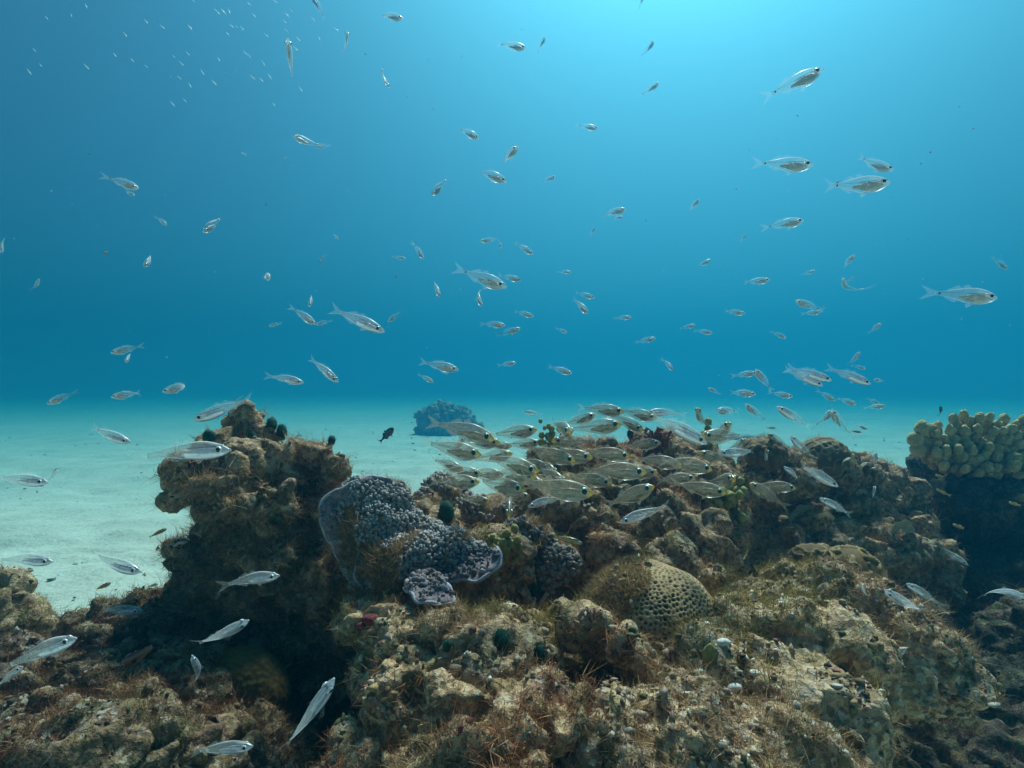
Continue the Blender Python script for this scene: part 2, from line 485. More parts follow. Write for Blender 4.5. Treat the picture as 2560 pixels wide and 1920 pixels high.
rock("reef_rock", "broad middle reef ridge under the crowd of yellow nosed fish", [
    (1085, 1275, 1.5, 62), (1160, 1310, 1.42, 75), (1250, 1320, 1.45, 88), (1335, 1275, 1.5, 100), (1100, 1215, 1.58, 30), (1400, 1180, 1.6, 82), (1360, 1150, 1.65, 45),
    (1430, 1300, 1.42, 105), (1510, 1175, 1.62, 80), (1590, 1160, 1.66, 72), (1460, 1130, 1.66, 45), (1560, 1260, 1.5, 110), (1660, 1200, 1.6, 95), (1730, 1240, 1.55, 100),
    (1770, 1170, 1.66, 50), (1690, 1140, 1.68, 50), (1250, 1420, 1.25, 105), (1380, 1410, 1.36, 110), (1500, 1370, 1.38, 100), (1640, 1340, 1.42, 110), (1750, 1340, 1.45, 90),
    (1760, 1420, 1.4, 90), (1150, 1430, 1.22, 95), (1000, 1390, 1.27, 130), (1080, 1340, 1.3, 90), (1300, 1500, 1.25, 80), (1640, 1430, 1.3, 90), (1800, 1290, 1.5, 55),
    (1500, 1480, 1.4, 120), (1300, 1640, 1.3, 180), (1550, 1650, 1.4, 220), (1750, 1550, 1.5, 160), (1050, 1560, 1.35, 170),
    (1300, 1900, 1.45, 330), (1650, 1900, 1.5, 330), (1050, 1900, 1.45, 330),
], 'rock_b', 33, .0046, turf=96000, crust=4620, turf_len=.0085)

rock("reef_rock", "sloping back reef at the right with a dark hollow in its face", [
    (1895, 1165, 1.78, 58), (1850, 1205, 1.72, 55), (1950, 1195, 1.78, 70), (2060, 1190, 1.95, 80), (2150, 1195, 1.95, 65), (2215, 1245, 1.92, 70), (2260, 1320, 1.85, 72),
    (2160, 1280, 1.92, 105), (2060, 1250, 2.0, 90), (1960, 1300, 2.05, 110), (1870, 1330, 2.0, 100), (2300, 1410, 1.8, 78), (2200, 1400, 1.78, 105), (2080, 1370, 1.75, 70),
    (2040, 1290, 1.75, 45), (1970, 1400, 1.65, 75), (2350, 1490, 1.78, 52), (2250, 1530, 1.7, 95), (2100, 1560, 1.62, 120), (1930, 1480, 1.6, 90),
    (2200, 1720, 1.85, 150), (2050, 1800, 1.7, 200), (1900, 1900, 1.75, 300), (2100, 2050, 1.8, 250), (1900, 1600, 1.9, 230), (2150, 1420, 2.2, 190),
], 'rock_b', 47, .0055, turf=70000, crust=3300, turf_len=.0095)

rock("reef_rock", "big pale crusted boulder jutting out at the lower right", [
    (1890, 1500, 1.06, 62), (1960, 1480, 1.06, 70), (2060, 1510, 1.02, 92), (2160, 1540, .99, 85), (2240, 1595, .96, 85), (2320, 1652, .93, 72), (2375, 1695, .92, 48), (1850, 1600, .97, 105),
    (1980, 1620, .96, 125), (2120, 1660, .92, 125), (2240, 1690, .92, 82), (2330, 1715, .92, 46), (1780, 1740, .86, 135), (1930, 1770, .83, 130), (2060, 1800, .81, 110),
    (2120, 1850, .82, 62), (1650, 1760, .85, 95), (1560, 1870, .74, 130), (1750, 1890, .71, 150), (1930, 1900, .73, 130), (2040, 1920, .74, 90), (1800, 1480, 1.1, 50),
    (1750, 2050, .72, 300), (1500, 2080, .74, 260), (1950, 2000, .78, 160), (1950, 1720, 1.1, 220), (2090, 1645, 1.0, 165), (1960, 1625, 1.0, 150), (2200, 1665, .98, 120), (1850, 2100, .95, 330), (1600, 2200, .95, 400),
], 'rock_c', 59, .0036, disp=dict(mid=.017, knob=.010, pit=.013, crack=.008), turf=64000, crust=6270, turf_len=.0072)

rock("reef_rock", "mottled knobbly rock in the foreground below the lilac plate coral", [
    (930, 1585, .96, 72), (1030, 1578, .99, 66), (1130, 1598, .97, 76), (1225, 1610, .95, 66), (1000, 1660, .91, 105), (1130, 1680, .89, 115), (1260, 1710, .86, 105),
    (900, 1680, .94, 55), (1000, 1790, .82, 100), (1150, 1800, .79, 125), (1300, 1830, .76, 125), (1430, 1870, .73, 110), (960, 1900, .77, 95), (1100, 1910, .71, 125),
    (1250, 1930, .69, 130), (1330, 1575, 1.02, 52), (1400, 1625, .99, 82), (1490, 1690, .96, 70), (1560, 1690, .98, 50), (1485, 1590, .87, 36), (1545, 1600, .86, 24), (1595, 1650, .85, 36), (1660, 1700, .85, 40), (965, 1760, .84, 62), (880, 1905, .82, 65),
    (1150, 2080, .72, 260), (950, 2100, .8, 240), (1350, 2080, .75, 260), (1150, 1750, 1.05, 190), (1200, 2200, .95, 420), (930, 1560, 1.0, 70), (1480, 1750, 1.0, 110),
], 'rock_a', 61, .0036, turf=108000, crust=6270, turf_len=.0072)

rock("reef_rock", "blurred shaggy rock cut by the left edge above the rubble", [
    (10, 1510, 1.3, 58), (-40, 1560, 1.3, 105), (55, 1570, 1.27, 42), (-20, 1500, 1.32, 55), (-60, 1750, 1.3, 200), (-150, 1600, 1.35, 150), (-60, 1950, 1.3, 260),
], 'rock_a', 71, .0055, turf=14000, crust=825, turf_len=.011)

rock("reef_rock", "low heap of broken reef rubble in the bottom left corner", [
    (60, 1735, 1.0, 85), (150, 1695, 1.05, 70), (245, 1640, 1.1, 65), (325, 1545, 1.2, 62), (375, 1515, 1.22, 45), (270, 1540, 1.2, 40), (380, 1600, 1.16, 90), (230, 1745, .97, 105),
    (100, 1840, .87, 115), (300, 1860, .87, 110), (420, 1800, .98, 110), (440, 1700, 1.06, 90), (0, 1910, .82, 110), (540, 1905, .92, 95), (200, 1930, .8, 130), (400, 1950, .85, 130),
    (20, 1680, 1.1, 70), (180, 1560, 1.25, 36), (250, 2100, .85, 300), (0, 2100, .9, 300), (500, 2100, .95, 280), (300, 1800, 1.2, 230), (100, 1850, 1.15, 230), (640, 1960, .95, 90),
], 'rock_e', 83, .0042, tone=.6, turf=51000, crust=3300, turf_len=.0075)  # tone paints the same shade into its turf and crust

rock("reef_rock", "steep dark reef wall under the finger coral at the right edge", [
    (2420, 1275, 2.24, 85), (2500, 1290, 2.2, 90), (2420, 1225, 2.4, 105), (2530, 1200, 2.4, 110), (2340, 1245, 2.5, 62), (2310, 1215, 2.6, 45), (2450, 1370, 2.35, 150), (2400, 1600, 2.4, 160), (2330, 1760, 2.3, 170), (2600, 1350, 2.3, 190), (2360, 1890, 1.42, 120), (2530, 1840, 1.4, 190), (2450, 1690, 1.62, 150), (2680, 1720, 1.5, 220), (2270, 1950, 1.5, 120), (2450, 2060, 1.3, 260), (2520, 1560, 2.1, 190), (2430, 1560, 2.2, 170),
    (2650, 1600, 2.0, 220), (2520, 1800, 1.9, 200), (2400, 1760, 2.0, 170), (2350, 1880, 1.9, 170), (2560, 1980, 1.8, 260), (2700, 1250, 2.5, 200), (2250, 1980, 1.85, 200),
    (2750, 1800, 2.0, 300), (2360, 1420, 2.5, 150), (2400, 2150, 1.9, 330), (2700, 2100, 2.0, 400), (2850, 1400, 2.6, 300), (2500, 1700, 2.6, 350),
], 'rock_d', 97, .008, tone=.28, turf=51000, crust=2310, turf_len=.02, disp=dict(big=.05, mid=.025, knob=.014, pit=.02))  # tone darkens turf and crust as well, shade put into the colour

rock("bommie", "lone grey rock mound far off on the open sand", [
    (1120, 1060, 11.6, 52, (1.1, 1, .9)), (1085, 1062, 11.6, 34), (1160, 1068, 11.6, 32), (1115, 1035, 11.6, 22), (1090, 1035, 11.6, 20), (1150, 1045, 11.6, 22), (1125, 1085, 11.6, 62, (1.15, 1, .5)), (1113, 1016, 11.6, 7), (1065, 1045, 11.6, 16), (1135, 1030, 11.5, 14), (1175, 1052, 11.6, 14), (1075, 1030, 11.6, 9), (1060, 1074, 11.5, 16), (1185, 1080, 11.6, 12),
], 'far', 103, .02, turf=8000, crust=825, turf_len=.05, disp=dict(big=.14, mid=.09, knob=.06, pit=.07), cat="rock")
rock("sand_rock", "faint flat patch of rubble on the far sand behind the right reef", [
    (1850, 1098, 10.2, 14, (2.4, 1, .5)), (1885, 1100, 10.1, 18, (2, 1, .5)), (1905, 1104, 10, 9, (2, 1, .6)),
], 'far', 107, .02, turf=800, crust=165, turf_len=.04, disp=dict(big=.06, mid=.03, knob=.02, pit=.02), cat="rock")
# ------------------------------------------------------------------ corals, algae and small things on the reef
def plain(name, col, rough=.8, col2=None, scale=60, bump=.003, trans=0.0, spec=.2):
    t = NT(name); v = t.coord(); n = t.noise(v, scale, 4, .6)
    c = t.ramp(n, [(.35, col), (.65, col2 or tuple(x * 1.5 for x in col))])
    b = t.bump(t.noise(v, scale * 3, 3), .7, bump)
    s = t.bsdf(c, rough, b, spec)
    if trans: s = t.mixs(trans, s, t.sh("BsdfTranslucent", c))
    return t.surf(s)
M['lilac'] = plain("lilac coral skin", (.17, .125, .13), .8, (.30, .24, .25), 110, .004)
M['rim'] = plain("pale coral rim", (.28, .26, .29), .7, (.44, .42, .47), 90, .002)
M['tone'] = tone_material("coral skin", .8, 0, .2, .0016, 500)
M['green'] = plain("dark green alga", (.010, .045, .030), .75, (.02, .085, .06), 150, .003)
M['white'] = plain("bleached shell", (.60, .56, .48), .7, (.78, .75, .68), 120, .002)
M['olive'] = plain("yellow green soft alga", (.26, .25, .07), .7, (.42, .40, .16), 90, .002, .2)
M['redalga'] = plain("red alga", (.21, .055, .045), .7, (.34, .11, .09), 90, .002, .25)
M['maroon'] = plain("maroon sponge", (.16, .03, .035), .8, (.26, .07, .07), 130, .003)
M['ochre'] = plain("ochre coral", (.13, .085, .02), .85, (.24, .16, .045), 60, .006)
def fingermat(name, a, b):
    t = NT(name); v = t.coord(); vd = t.voro(v, 190); n = t.noise(v, 22, 3)
    c = t.ramp(n, [(.35, a), (.65, b)]); c = t.mix(t.ss(vd, .42, .15), c, tuple(min(.8, x * 1.45 + .03) for x in b))
    return t.surf(t.bsdf(c, .85, t.bump(t.noise(v, 260, 2), .5, .003, t.bump(vd, 1.0, .005)), .15))
M['finger'] = fingermat("finger coral", (.30, .20, .075), (.44, .31, .13))
M['tip'] = fingermat("finger coral tip", (.48, .36, .15), (.62, .48, .23))
def leafmat():
    t = NT("fan alga"); a = t.node("Attribute"); a.attribute_name = "tone"
    c = t.mix(.35, a.outputs["Color"], t.ramp(t.noise(t.coord(), 120, 3), [(.3, (.5, .5, .45)), (.7, (1.2, 1.2, 1.2))]), 'MULTIPLY')
    return t.surf(t.mixs(.4, t.bsdf(c, .6, None, .25), t.sh("BsdfTranslucent", c)))
M['leaf'] = leafmat()

# ---- surface finder (first reef surface on the way out to a spot of the reef)
ALLV, ALLT, nn = [], [], 0
for (o, V, Q) in ROCKS.values():
    ALLV.append(V); ALLT.append(Q + nn); nn += len(V)
ALLV = np.vstack(ALLV); ALLQ = np.vstack(ALLT)
REEF = BVHTree.FromPolygons(ALLV.tolist(), ALLQ.tolist())
EYE = Vector((0, 0, CAM_H))
def hit(px, py):
    d = Vector(U(px, py, 1.0)) - EYE; l = d.length; d.normalize()
    loc, nor, idx, dist = REEF.ray_cast(EYE, d)
    if loc is None: return Vector(U(px, py, 1.3)), Vector((0, -.5, .8)).normalized(), 1.3
    if nor.dot(d) > 0: nor = -nor
    return loc, nor, dist / l
def frame(n, roll=0.0):
    n = Vector(n).normalized()
    return (n.to_track_quat('Z', 'Y').to_matrix() @ Matrix.Rotation(roll, 3, 'Z'))

def knobby_coral(name, label, blobs, seed, nknob, ksize, col, tipcol, voxel=.005, cat="coral", elong=1.6, group=None):
    rng = np.random.default_rng(seed)
    bl = [(U(b[0], b[1], b[2]), (np.array(b[4]) if len(b) > 4 else np.ones(3)) * b[3] * b[2] / F, rng.normal(0, .2), rng.normal(0, .2)) for b in blobs]
    V, Q = voxel_union(bl, voxel); V = relax(V, Q, 3); N = vnormals(V, Q)
    V = V + N * (.010 * fbm(V, .06, 3, seed) + .004 * vnoise(V, .018, seed + 3))[:, None]
    o = mesh_np(name, V, Q, M['rock_b'])
    tag(o, label, cat, group)
    P, Nn = sample_surface(V, Q, nknob, rng, lambda C, n: seen(C, n) * np.clip((fbm(C, .045, 2, seed + 9) + .16) * 9, .0, 1))
    n = len(P); S = ksize * (.5 + .9 * rng.random(n)); d = Nn + np.array([0, 0, .5]); d /= np.linalg.norm(d, axis=1, keepdims=True)
    m = len(ICO2)
    sc = S[:, None, None] * (1 + .22 * rng.normal(0, 1, (n, m, 1))) * ICO2[None]
    al = np.einsum('nmk,nk->nm', sc, d)
    VV = P[:, None] + sc + al[:, :, None] * d[:, None] * ((elong - 1) * (.4 + 1.2 * rng.random((n, 1, 1)))) + (d * S[:, None] * .35)[:, None]
    tipw = np.clip(al / S[:, None] * 1.1 - .1, 0, 1)[:, :, None] ** 2
    base = np.array(col or (.21, .165, .20)) * (.75 + .5 * rng.random((n, 1, 1)))
    C = base * (1 - tipw) + np.array(tipcol) * tipw
    T = (np.arange(n)[:, None, None] * m + ICO2T[None]).reshape(-1, 3).astype(np.int32)
    k = mesh_np("knobs", VV.reshape(-1, 3), T, M['tone'], o, col=C.reshape(-1, 3)); k["kind"] = "stuff"
    P, Nn = sample_surface(V, Q, nknob * 5, rng, lambda C, n: seen(C, n) * np.clip((-.02 - fbm(C, .045, 2, seed + 9)) * 9, .02, 1))
    v, q, c = strands(P, Nn, .0065, .0012, rng, PAL_TURF, 1.2)
    x = mesh_np("turf_algae", v, q, M['turf'], o, col=c); x["kind"] = "stuff"
    return o, V, Q

def plate(parent, rim, centre, lift, steps=14, thick=.006, wav=.004, seed=0):
    """shelf of coral: a curved sheet with thickness from a root point out to its rim"""
    rng = np.random.default_rng(seed)
    R = np.array([U(*p) for p in rim]); c = U(*centre)
    s = np.linspace(0, len(R) - 1, (len(R) - 1) * 9 + 1); i = np.minimum(s.astype(int), len(R) - 2); f = (s - i)[:, None]
    P0 = R[np.maximum(i - 1, 0)]; P1 = R[i]; P2 = R[i + 1]; P3 = R[np.minimum(i + 2, len(R) - 1)]
    R = .5 * (2 * P1 + (P2 - P0) * f + (2 * P0 - 5 * P1 + 4 * P2 - P3) * f ** 2 + (3 * P1 - P0 - 3 * P2 + P3) * f ** 3)
    R = R + wav * np.stack([vnoise(R, .022, seed + k) for k in range(3)], 1)
    n = len(R); u = np.linspace(0, 1, steps)
    G = c[None, None] + (R - c)[None] * u[:, None, None]
    nrm = np.cross(R - c, np.roll(R, -1, 0) - c).mean(0); nrm /= np.linalg.norm(nrm)
    if nrm[2] < 0: nrm = -nrm
    G = G + nrm * (lift * np.sin(np.pi * u * .9))[:, None, None]
    g = G.reshape(-1, 3); g = g + nrm * (.004 * vnoise(g, .018, seed + 5))[:, None]
    B = g - nrm * (thick * (1.1 - .5 * np.repeat(u, n)))[:, None]
    V = np.vstack([g, B]); K = steps * n; F_ = []
    for a in range(steps - 1):
        for b in range(n - 1):
            p = a * n + b
            F_.append((p, p + 1, p + n + 1, p + n)); F_.append((K + p, K + p + n, K + p + n + 1, K + p + 1))
    for b in range(n - 1):
        p = (steps - 1) * n + b
        F_.append((p, p + 1, K + p + 1, K + p))
    pl = mesh_np("plate", V, np.array(F_, dtype=np.int32), M['lilac'], parent)
    # rounded pale growing edge
    T = np.gradient(R, axis=0); T /= np.linalg.norm(T, axis=1, keepdims=True)
    A = np.cross(T, nrm); A /= np.linalg.norm(A, axis=1, keepdims=True); Bn = np.cross(A, T)
    ctr = G[-1] - nrm * thick * .35; k = 8; rr = thick * .50 * (1 + .3 * vnoise(R, .012, seed + 9))
    th = np.arange(k) / k * 2 * math.pi
    VV = ctr[:, None] + rr[:, None, None] * (np.cos(th)[None, :, None] * A[:, None] + np.sin(th)[None, :, None] * Bn[:, None])
    FF = [(a * k + b, a * k + (b + 1) % k, (a + 1) * k + (b + 1) % k, (a + 1) * k + b) for a in range(n - 1) for b in range(k)]
    mesh_np("rim", VV.reshape(-1, 3), np.array(FF, dtype=np.int32), M['rim'], pl)
    return g, np.array([f for f in F_ if max(f) < K], dtype=np.int32)

LC = (.235, .215, .205); LT = (.45, .425, .41)
pc, pV, pQ = knobby_coral("plate_coral", "large greyish lilac plate coral with pale rims in the middle of the reef", [
    (905, 1275, 1.14, 78, (1, .6, 1)), (965, 1265, 1.15, 66, (1, .7, 1)), (870, 1305, 1.14, 52, (1, .5, 1)), (940, 1340, 1.12, 88, (1, .7, 1)), (920, 1400, 1.10, 66, (1, .7, 1)),
    (985, 1420, 1.08, 76), (1060, 1410, 1.08, 66), (1130, 1395, 1.09, 62), (1190, 1395, 1.10, 40), (1010, 1330, 1.15, 58), (1070, 1350, 1.14, 50), (1050, 1455, 1.05, 40, (1.2, 1, .6))],
    5, 2700, .0033, LC, LT)
PL = [plate(pc, [(880, 1460, 1.1), (845, 1400, 1.1), (822, 1350, 1.1), (803, 1300, 1.1), (802, 1265, 1.11), (822, 1238, 1.12), (850, 1222, 1.12), (890, 1203, 1.13), (940, 1193, 1.14), (985, 1202, 1.15), (1012, 1235, 1.15)], (920, 1310, 1.13), .012, seed=2)]
PL.append(plate(pc, [(900, 1380, 1.07), (890, 1440, 1.06), (915, 1478, 1.05), (955, 1492, 1.04), (1000, 1486, 1.03)], (965, 1400, 1.1), .012, seed=3))
PL.append(plate(pc, [(1008, 1476, .96), (1028, 1484, .93), (1036, 1503, .915), (1062, 1514, .905), (1090, 1515, .90), (1114, 1513, .90), (1134, 1503, .91), (1127, 1476, .94), (1108, 1450, .98)], (1065, 1436, 1.03), .014, seed=4))
PL.append(plate(pc, [(1112, 1462, 1.03), (1150, 1452, 1.01), (1190, 1454, 1.0), (1218, 1441, 1.0), (1246, 1416, 1.01), (1252, 1390, 1.03), (1240, 1368, 1.06)], (1160, 1395, 1.1), .012, seed=6))
rg = np.random.default_rng(19)
kv, kt, kc, kn = [], [], [], 0
for g_, f_ in PL:
    P, N = sample_surface(g_, f_, 420, rg)
    N = np.where(N[:, 2:3] < 0, -N, N)
    r0 = np.linalg.norm(P - g_[0], axis=1); keep = rg.random(len(P)) > (r0 / r0.max()) ** 2.2
    v, t_, c = lumps(P[keep], N[keep], .0032, rg, np.array([(.24, .20, .20), (.32, .28, .29), (.19, .155, .155)]), .35, 1.3, .2)
    kv.append(v); kt.append(t_ + kn); kc.append(c); kn += len(v)
k = mesh_np("plate_knobs", np.vstack(kv), np.vstack(kt), M['tone'], pc, col=np.vstack(kc)); k["kind"] = "stuff"
for (lb, bl, sd_) in [
    ("small lilac knobby coral clump on the ridge just right of the sand gap", [(1105, 1232, 1.42, 40), (1135, 1240, 1.42, 34), (1075, 1262, 1.38, 36)], 11),
    ("low lilac knobby coral clump below the crowd of yellow nosed fish", [(1200, 1285, 1.36, 40), (1245, 1288, 1.37, 36), (1170, 1275, 1.38, 30)], 12),
    ("rounded lilac knobby coral clump left of the striped yellow fish", [(1320, 1335, 1.26, 44), (1285, 1340, 1.26, 36), (1350, 1350, 1.27, 30)], 13),
    ("drooping lilac knobby coral clump beneath the striped yellow fish", [(1390, 1415, 1.24, 40), (1372, 1440, 1.23, 30), (1410, 1400, 1.25, 28)], 14)]:
    knobby_coral("knobby_coral", lb, bl, sd_, 260, .0048, (.20, .165, .145), (.36, .31, .28), group="lilac knobby coral clumps on the reef")

def dome(name, label, px, py, d, r, scale, seed, kind, cols, sub=6, cat="brain coral", cell=.0135, depth=.0045, tilt=(0, 0)):
    V, T = ico_arrays(sub); R = r * d / F
    Pn = V.copy(); V = V * R * np.asarray(scale); V = V @ np.array(Matrix.Rotation(tilt[0], 3, 'Y') @ Matrix.Rotation(tilt[1], 3, 'X')).T
    V = V + U(px, py, d); N = vnormals(V, T)
    V = V + N * (.012 * fbm(V, .12, 2, seed) * (R / .12))[:, None]
    if kind == 'honey':
        from mathutils.kdtree import KDTree
        nc = int(4 * math.pi / ((cell / R) ** 2 * .866)); ii = np.arange(nc) + .5; ph = np.arccos(1 - 2 * ii / nc); th = math.pi * (1 + 5 ** .5) * ii
        D = np.stack([np.cos(th) * np.sin(ph), np.sin(th) * np.sin(ph), np.cos(ph)], 1) + np.random.default_rng(seed).normal(0, .16 * cell / R, (nc, 3))
        kd = KDTree(nc)
        for k in range(nc): kd.insert(D[k], k)
        kd.balance()
        Pw = Pn + .25 * cell / R * np.stack([vnoise(Pn, .12, seed + k) for k in range(3)], 1)
        ff = np.array([[q[2] for q in kd.find_n(p, 2)] for p in Pw]) * R / cell; f1, f2 = ff[:, 0], ff[:, 1]
        w = np.clip((f2 - f1 - .22) / .42, 0, 1); w = w * w * (3 - 2 * w)
        h = -depth * w
    elif kind == 'meander':
        a = np.abs(fbm(V, cell * 2.2, 2, seed + 3)); w = np.clip(a / .22, 0, 1); h = -depth * w
    else:
        f1, f2 = worley(V, cell, seed + 3); w = np.clip(f1 * 1.2, 0, 1); h = depth * (1 - w)
    V = V + N * h[:, None]
    c = np.array(cols[0]) * (1 - w[:, None]) + np.array(cols[1]) * w[:, None]
    c = c * (1 + .35 * fbm(V, .03, 3, seed + 7))[:, None]
    o = mesh_np(name, V, T, M['tone'], col=c); tag(o, label, cat)
    return o, V, T
hc, hV, hT = dome("honeycomb_coral", "tan honeycomb coral dome with dark pits and fuzzy algae over its crown", 1632, 1585, .985, 182, (1.05, .9, .93), 3, 'honey', ((.42, .295, .155), (.085, .05, .022)), 7, "coral", .0084, .0036, (.5, 0))
HC = U(1745, 1570, .90)
def honey_turf(C, N):
    r = np.linalg.norm((C - HC) * np.array([1, .6, 1]), axis=1) + .022 * fbm(C, .035, 2, 5)
    return seen(C, N) * np.clip((r - .100) * 60, 0.0, 1)
rngh = np.random.default_rng(4)
P, N = sample_surface(hV, hT, 34000, rngh, honey_turf)
v, q, c = strands(P, N, .0075, .0012, rngh, PAL_TURF * np.array([1.0, 1.05, .95]))
x = mesh_np("turf_algae", v, q, M['turf'], hc, col=c); x["kind"] = "stuff"
P, N = sample_surface(hV, hT, 900, rngh, honey_turf)
v, q, c = lumps(P, N, .0036, rngh, PAL_CRUST)
x = mesh_np("encrusting_growth", v, q, M['crust'], hc, col=c); x["kind"] = "stuff"

dome("brain_coral", "rounded tan brain coral standing up on the skyline of the right reef", 2052, 1150, 1.9, 62, (1.15, 1, .95), 8, 'meander', ((.40, .29, .15), (.15, .10, .05)), 6, cell=.0125, depth=.005)
dome("brain_coral", "lumpy brown brain coral beside the upper edge of the pale boulder", 2120, 1440, 1.30, 80, (1.0, 1, .95), 9, 'meander', ((.40, .28, .13), (.14, .085, .035)), 6, cell=.0135, depth=.009)
dome("brain_coral", "small brown brain coral behind the lumpy one on the right slope", 2040, 1395, 1.5, 52, (1.3, 1, .8), 10, 'meander', ((.38, .27, .13), (.13, .085, .04)), 5, cell=.013, depth=.008)
dome("knob_coral", "dark brown pimpled coral mound left of the skyline brain coral", 1915, 1135, 1.7, 42, (1.2, 1, .9), 12, 'knob', ((.26, .17, .08), (.09, .055, .025)), 5, "coral", .016, .008)
dome("ochre_coral", "dull ochre coral mound in the dark hollow at the lower left", 610, 1745, 1.08, 112, (1.0, .8, 1.1), 13, 'knob', ((.17, .115, .03), (.09, .06, .016)), 6, "coral", .008, .003)

# ---- finger coral: one colony of stubby branches on the right reef
fc = empty("finger_coral", U(2430, 1190, 2.3))
tag(fc, "tan finger coral with stubby rounded branches at the right edge", "coral")
def finger(base, d, L, r, seed):
    d = Vector(d).normalized(); k = 20; V = []
    prof = [(0, .70), (.12, .72), (.25, .74), (.36, .78), (.48, .84), (.58, .93), (.66, 1.0), (.74, 1.04), (.81, 1.0), (.87, .9), (.92, .74), (.96, .54), (.99, .28), (1.0, .06)]
    Mx = np.array(frame(d))
    for i, (u, w) in enumerate(prof):
        for a in range(k):
            th = a / k * 2 * math.pi
            V.append((r * w * math.cos(th), r * w * math.sin(th), L * u))
    V = np.array(V) @ Mx.T + np.array(base)
    ax = np.array(base)[None] + ((V - np.array(base)) @ np.array(d))[:, None].clip(0, L * .82) * np.array(d)[None]
    Nn = V - ax; Nn /= np.linalg.norm(Nn, axis=1, keepdims=True)
    f1, f2 = worley(V, .0085, seed)
    V = V + Nn * (r * .42 * fbm(V, r * 1.3, 2, seed) + .0045 * (.6 - f1))[:, None]
    Fc = [(i * k + a, i * k + (a + 1) % k, (i + 1) * k + (a + 1) % k, (i + 1) * k + a) for i in range(len(prof) - 1) for a in range(k)]
    Fc.append(tuple((len(prof) - 1) * k + a for a in range(k)))
    mi = [0 if f[0] // k < 5 else 1 for f in Fc]
    off = np.array(fc.location)
    return mesh_np("branch", V - off, Fc, [M['finger'], M['tip']], fc, midx=mi)
rf = random.Random(5)
xs = np.array([2284, 2330, 2405, 2450, 2500, 2560, 2650])
spots = []
while len(spots) < 98:
    best = None
    for _ in range(60):
        x_ = rf.uniform(2290, 2645); y0_ = np.interp(x_, xs, [1082, 1058, 1020, 1028, 1032, 1030, 1040]); y1_ = np.interp(x_, xs, [1112, 1150, 1172, 1180, 1185, 1190, 1195]); y_ = y0_ + (y1_ - y0_) * rf.random() ** 1.1
        dd = min([math.hypot(x_ - a, (y_ - b) * 1.15) for a, b in spots] or [1e9])
        if best is None or dd > best[0]: best = (dd, x_, y_)
    spots.append(best[1:])
cx, cz = 2455, 1260
for i, (px, py) in enumerate(spots):
    dep = 2.25 - .10 * min(1, max(0, (py - 1040) / 150.0)) + rf.uniform(-.03, .03)
    tip = U(px, py, dep)
    v = np.array([(px - cx) / 260.0 + rf.uniform(-.12, .12), -.25 - .5 * max(0, (py - 1070)) / 110.0, .9 - .7 * max(0, (py - 1080)) / 120.0])
    v /= np.linalg.norm(v); L = rf.uniform(.065, .10); r = rf.uniform(.0135, .0190)
    finger(tip - v * L, v, L, r, 50 + i)
for (px, py, dx) in [(2285, 1098, -1), (2290, 1118, -.9), (2297, 1066, -.8)]:
    finger(U(px + 34, py + 6, 2.22), (dx, -.2, .1), .075, .026, px)
fb = voxel_union([(U(2440, 1170, 2.35), (.22, .16, .13), 0, 0), (U(2540, 1165, 2.36), (.2, .16, .14), 0, 0), (U(2350, 1160, 2.36), (.1, .1, .09), 0, 0)], .012)
mesh_np("base", displace(fb[0], fb[1], 400, big=.03, mid=.02) - np.array(fc.location), fb[1], M['rock_d'], fc)

# ---- algae and small things
def item(name, V, Fc, mat, label, cat, col=None, parent=None, group=None, smooth=True):
    return tag(mesh_np(name, V, Fc, mat, parent, smooth, col), label, cat, group)
def blob(px, py, rpx, mat, name, label, cat, seed, scale=(1, 1, 1), sink=.3, rough=.25, group=None, sub=ICO3, subT=ICO3T, fuzz=0):
    P, N, d = hit(px, py); R = rpx * d / F
    V = sub * R * np.asarray(scale)
    V = V * (1 + rough * fbm(V + seed * 3.1, R * 1.0, 3, seed))[:, None]
    V = V + np.array(P) + np.array(N) * R * (1 - sink) * .5
    o = item(name, V, subT, mat, label, cat, group=group)
    if fuzz:
        rg = np.random.default_rng(seed)
        P2, N2 = sample_surface(V, subT, fuzz, rg)
        v, q, c = strands(P2, N2, R * .28, .0014, rg, np.array([(.02, .075, .05), (.012, .05, .035), (.03, .10, .06)]))
        x = mesh_np("filaments", v, q, M['turf'], o, col=c); x["kind"] = "stuff"
    return o
GREENS = [(680, 1065, 15, "dark green algae ball on the upper right face of the pinnacle knob"), (706, 1085, 16, "dark green algae ball at the right rim of the pinnacle knob"),
 (527, 1092, 17, "dark green algae ball at the left foot of the pinnacle knob"), (634, 1096, 15, "dark green algae ball low on the front of the pinnacle knob"),
 (742, 1232, 24, "largest dark green algae ball, under the right shoulder of the pinnacle"), (1119, 1290, 26, "dark green algae ball between lilac clumps behind the plate coral"),
 (1331, 1462, 24, "dark green algae ball above the gap left of the honeycomb coral"), (1578, 1088, 10, "tiny dark green algae ball on top of the middle ridge"),
 (1247, 1602, 24, "upright dark green algae pad on the foreground knobbly rock"), (1345, 1632, 18, "small dark green algae pad at the edge of the deep gap in the foreground"),
 (885, 1636, 24, "dark green algae ball at the shaded left edge of the foreground rock"), (1119, 1616, 13, "little dark green algae ball left of the upright green pad"),
 (830, 1105, 11, "tiny dark green algae ball on the right shoulder of the pinnacle")]
for i, (px, py, r, lb) in enumerate(GREENS):
    blob(px, py, r, M['green'], "green_alga", lb, "alga", 200 + i, (.8, .8, 1.15), fuzz=220, group="dark green algae balls on the reef")
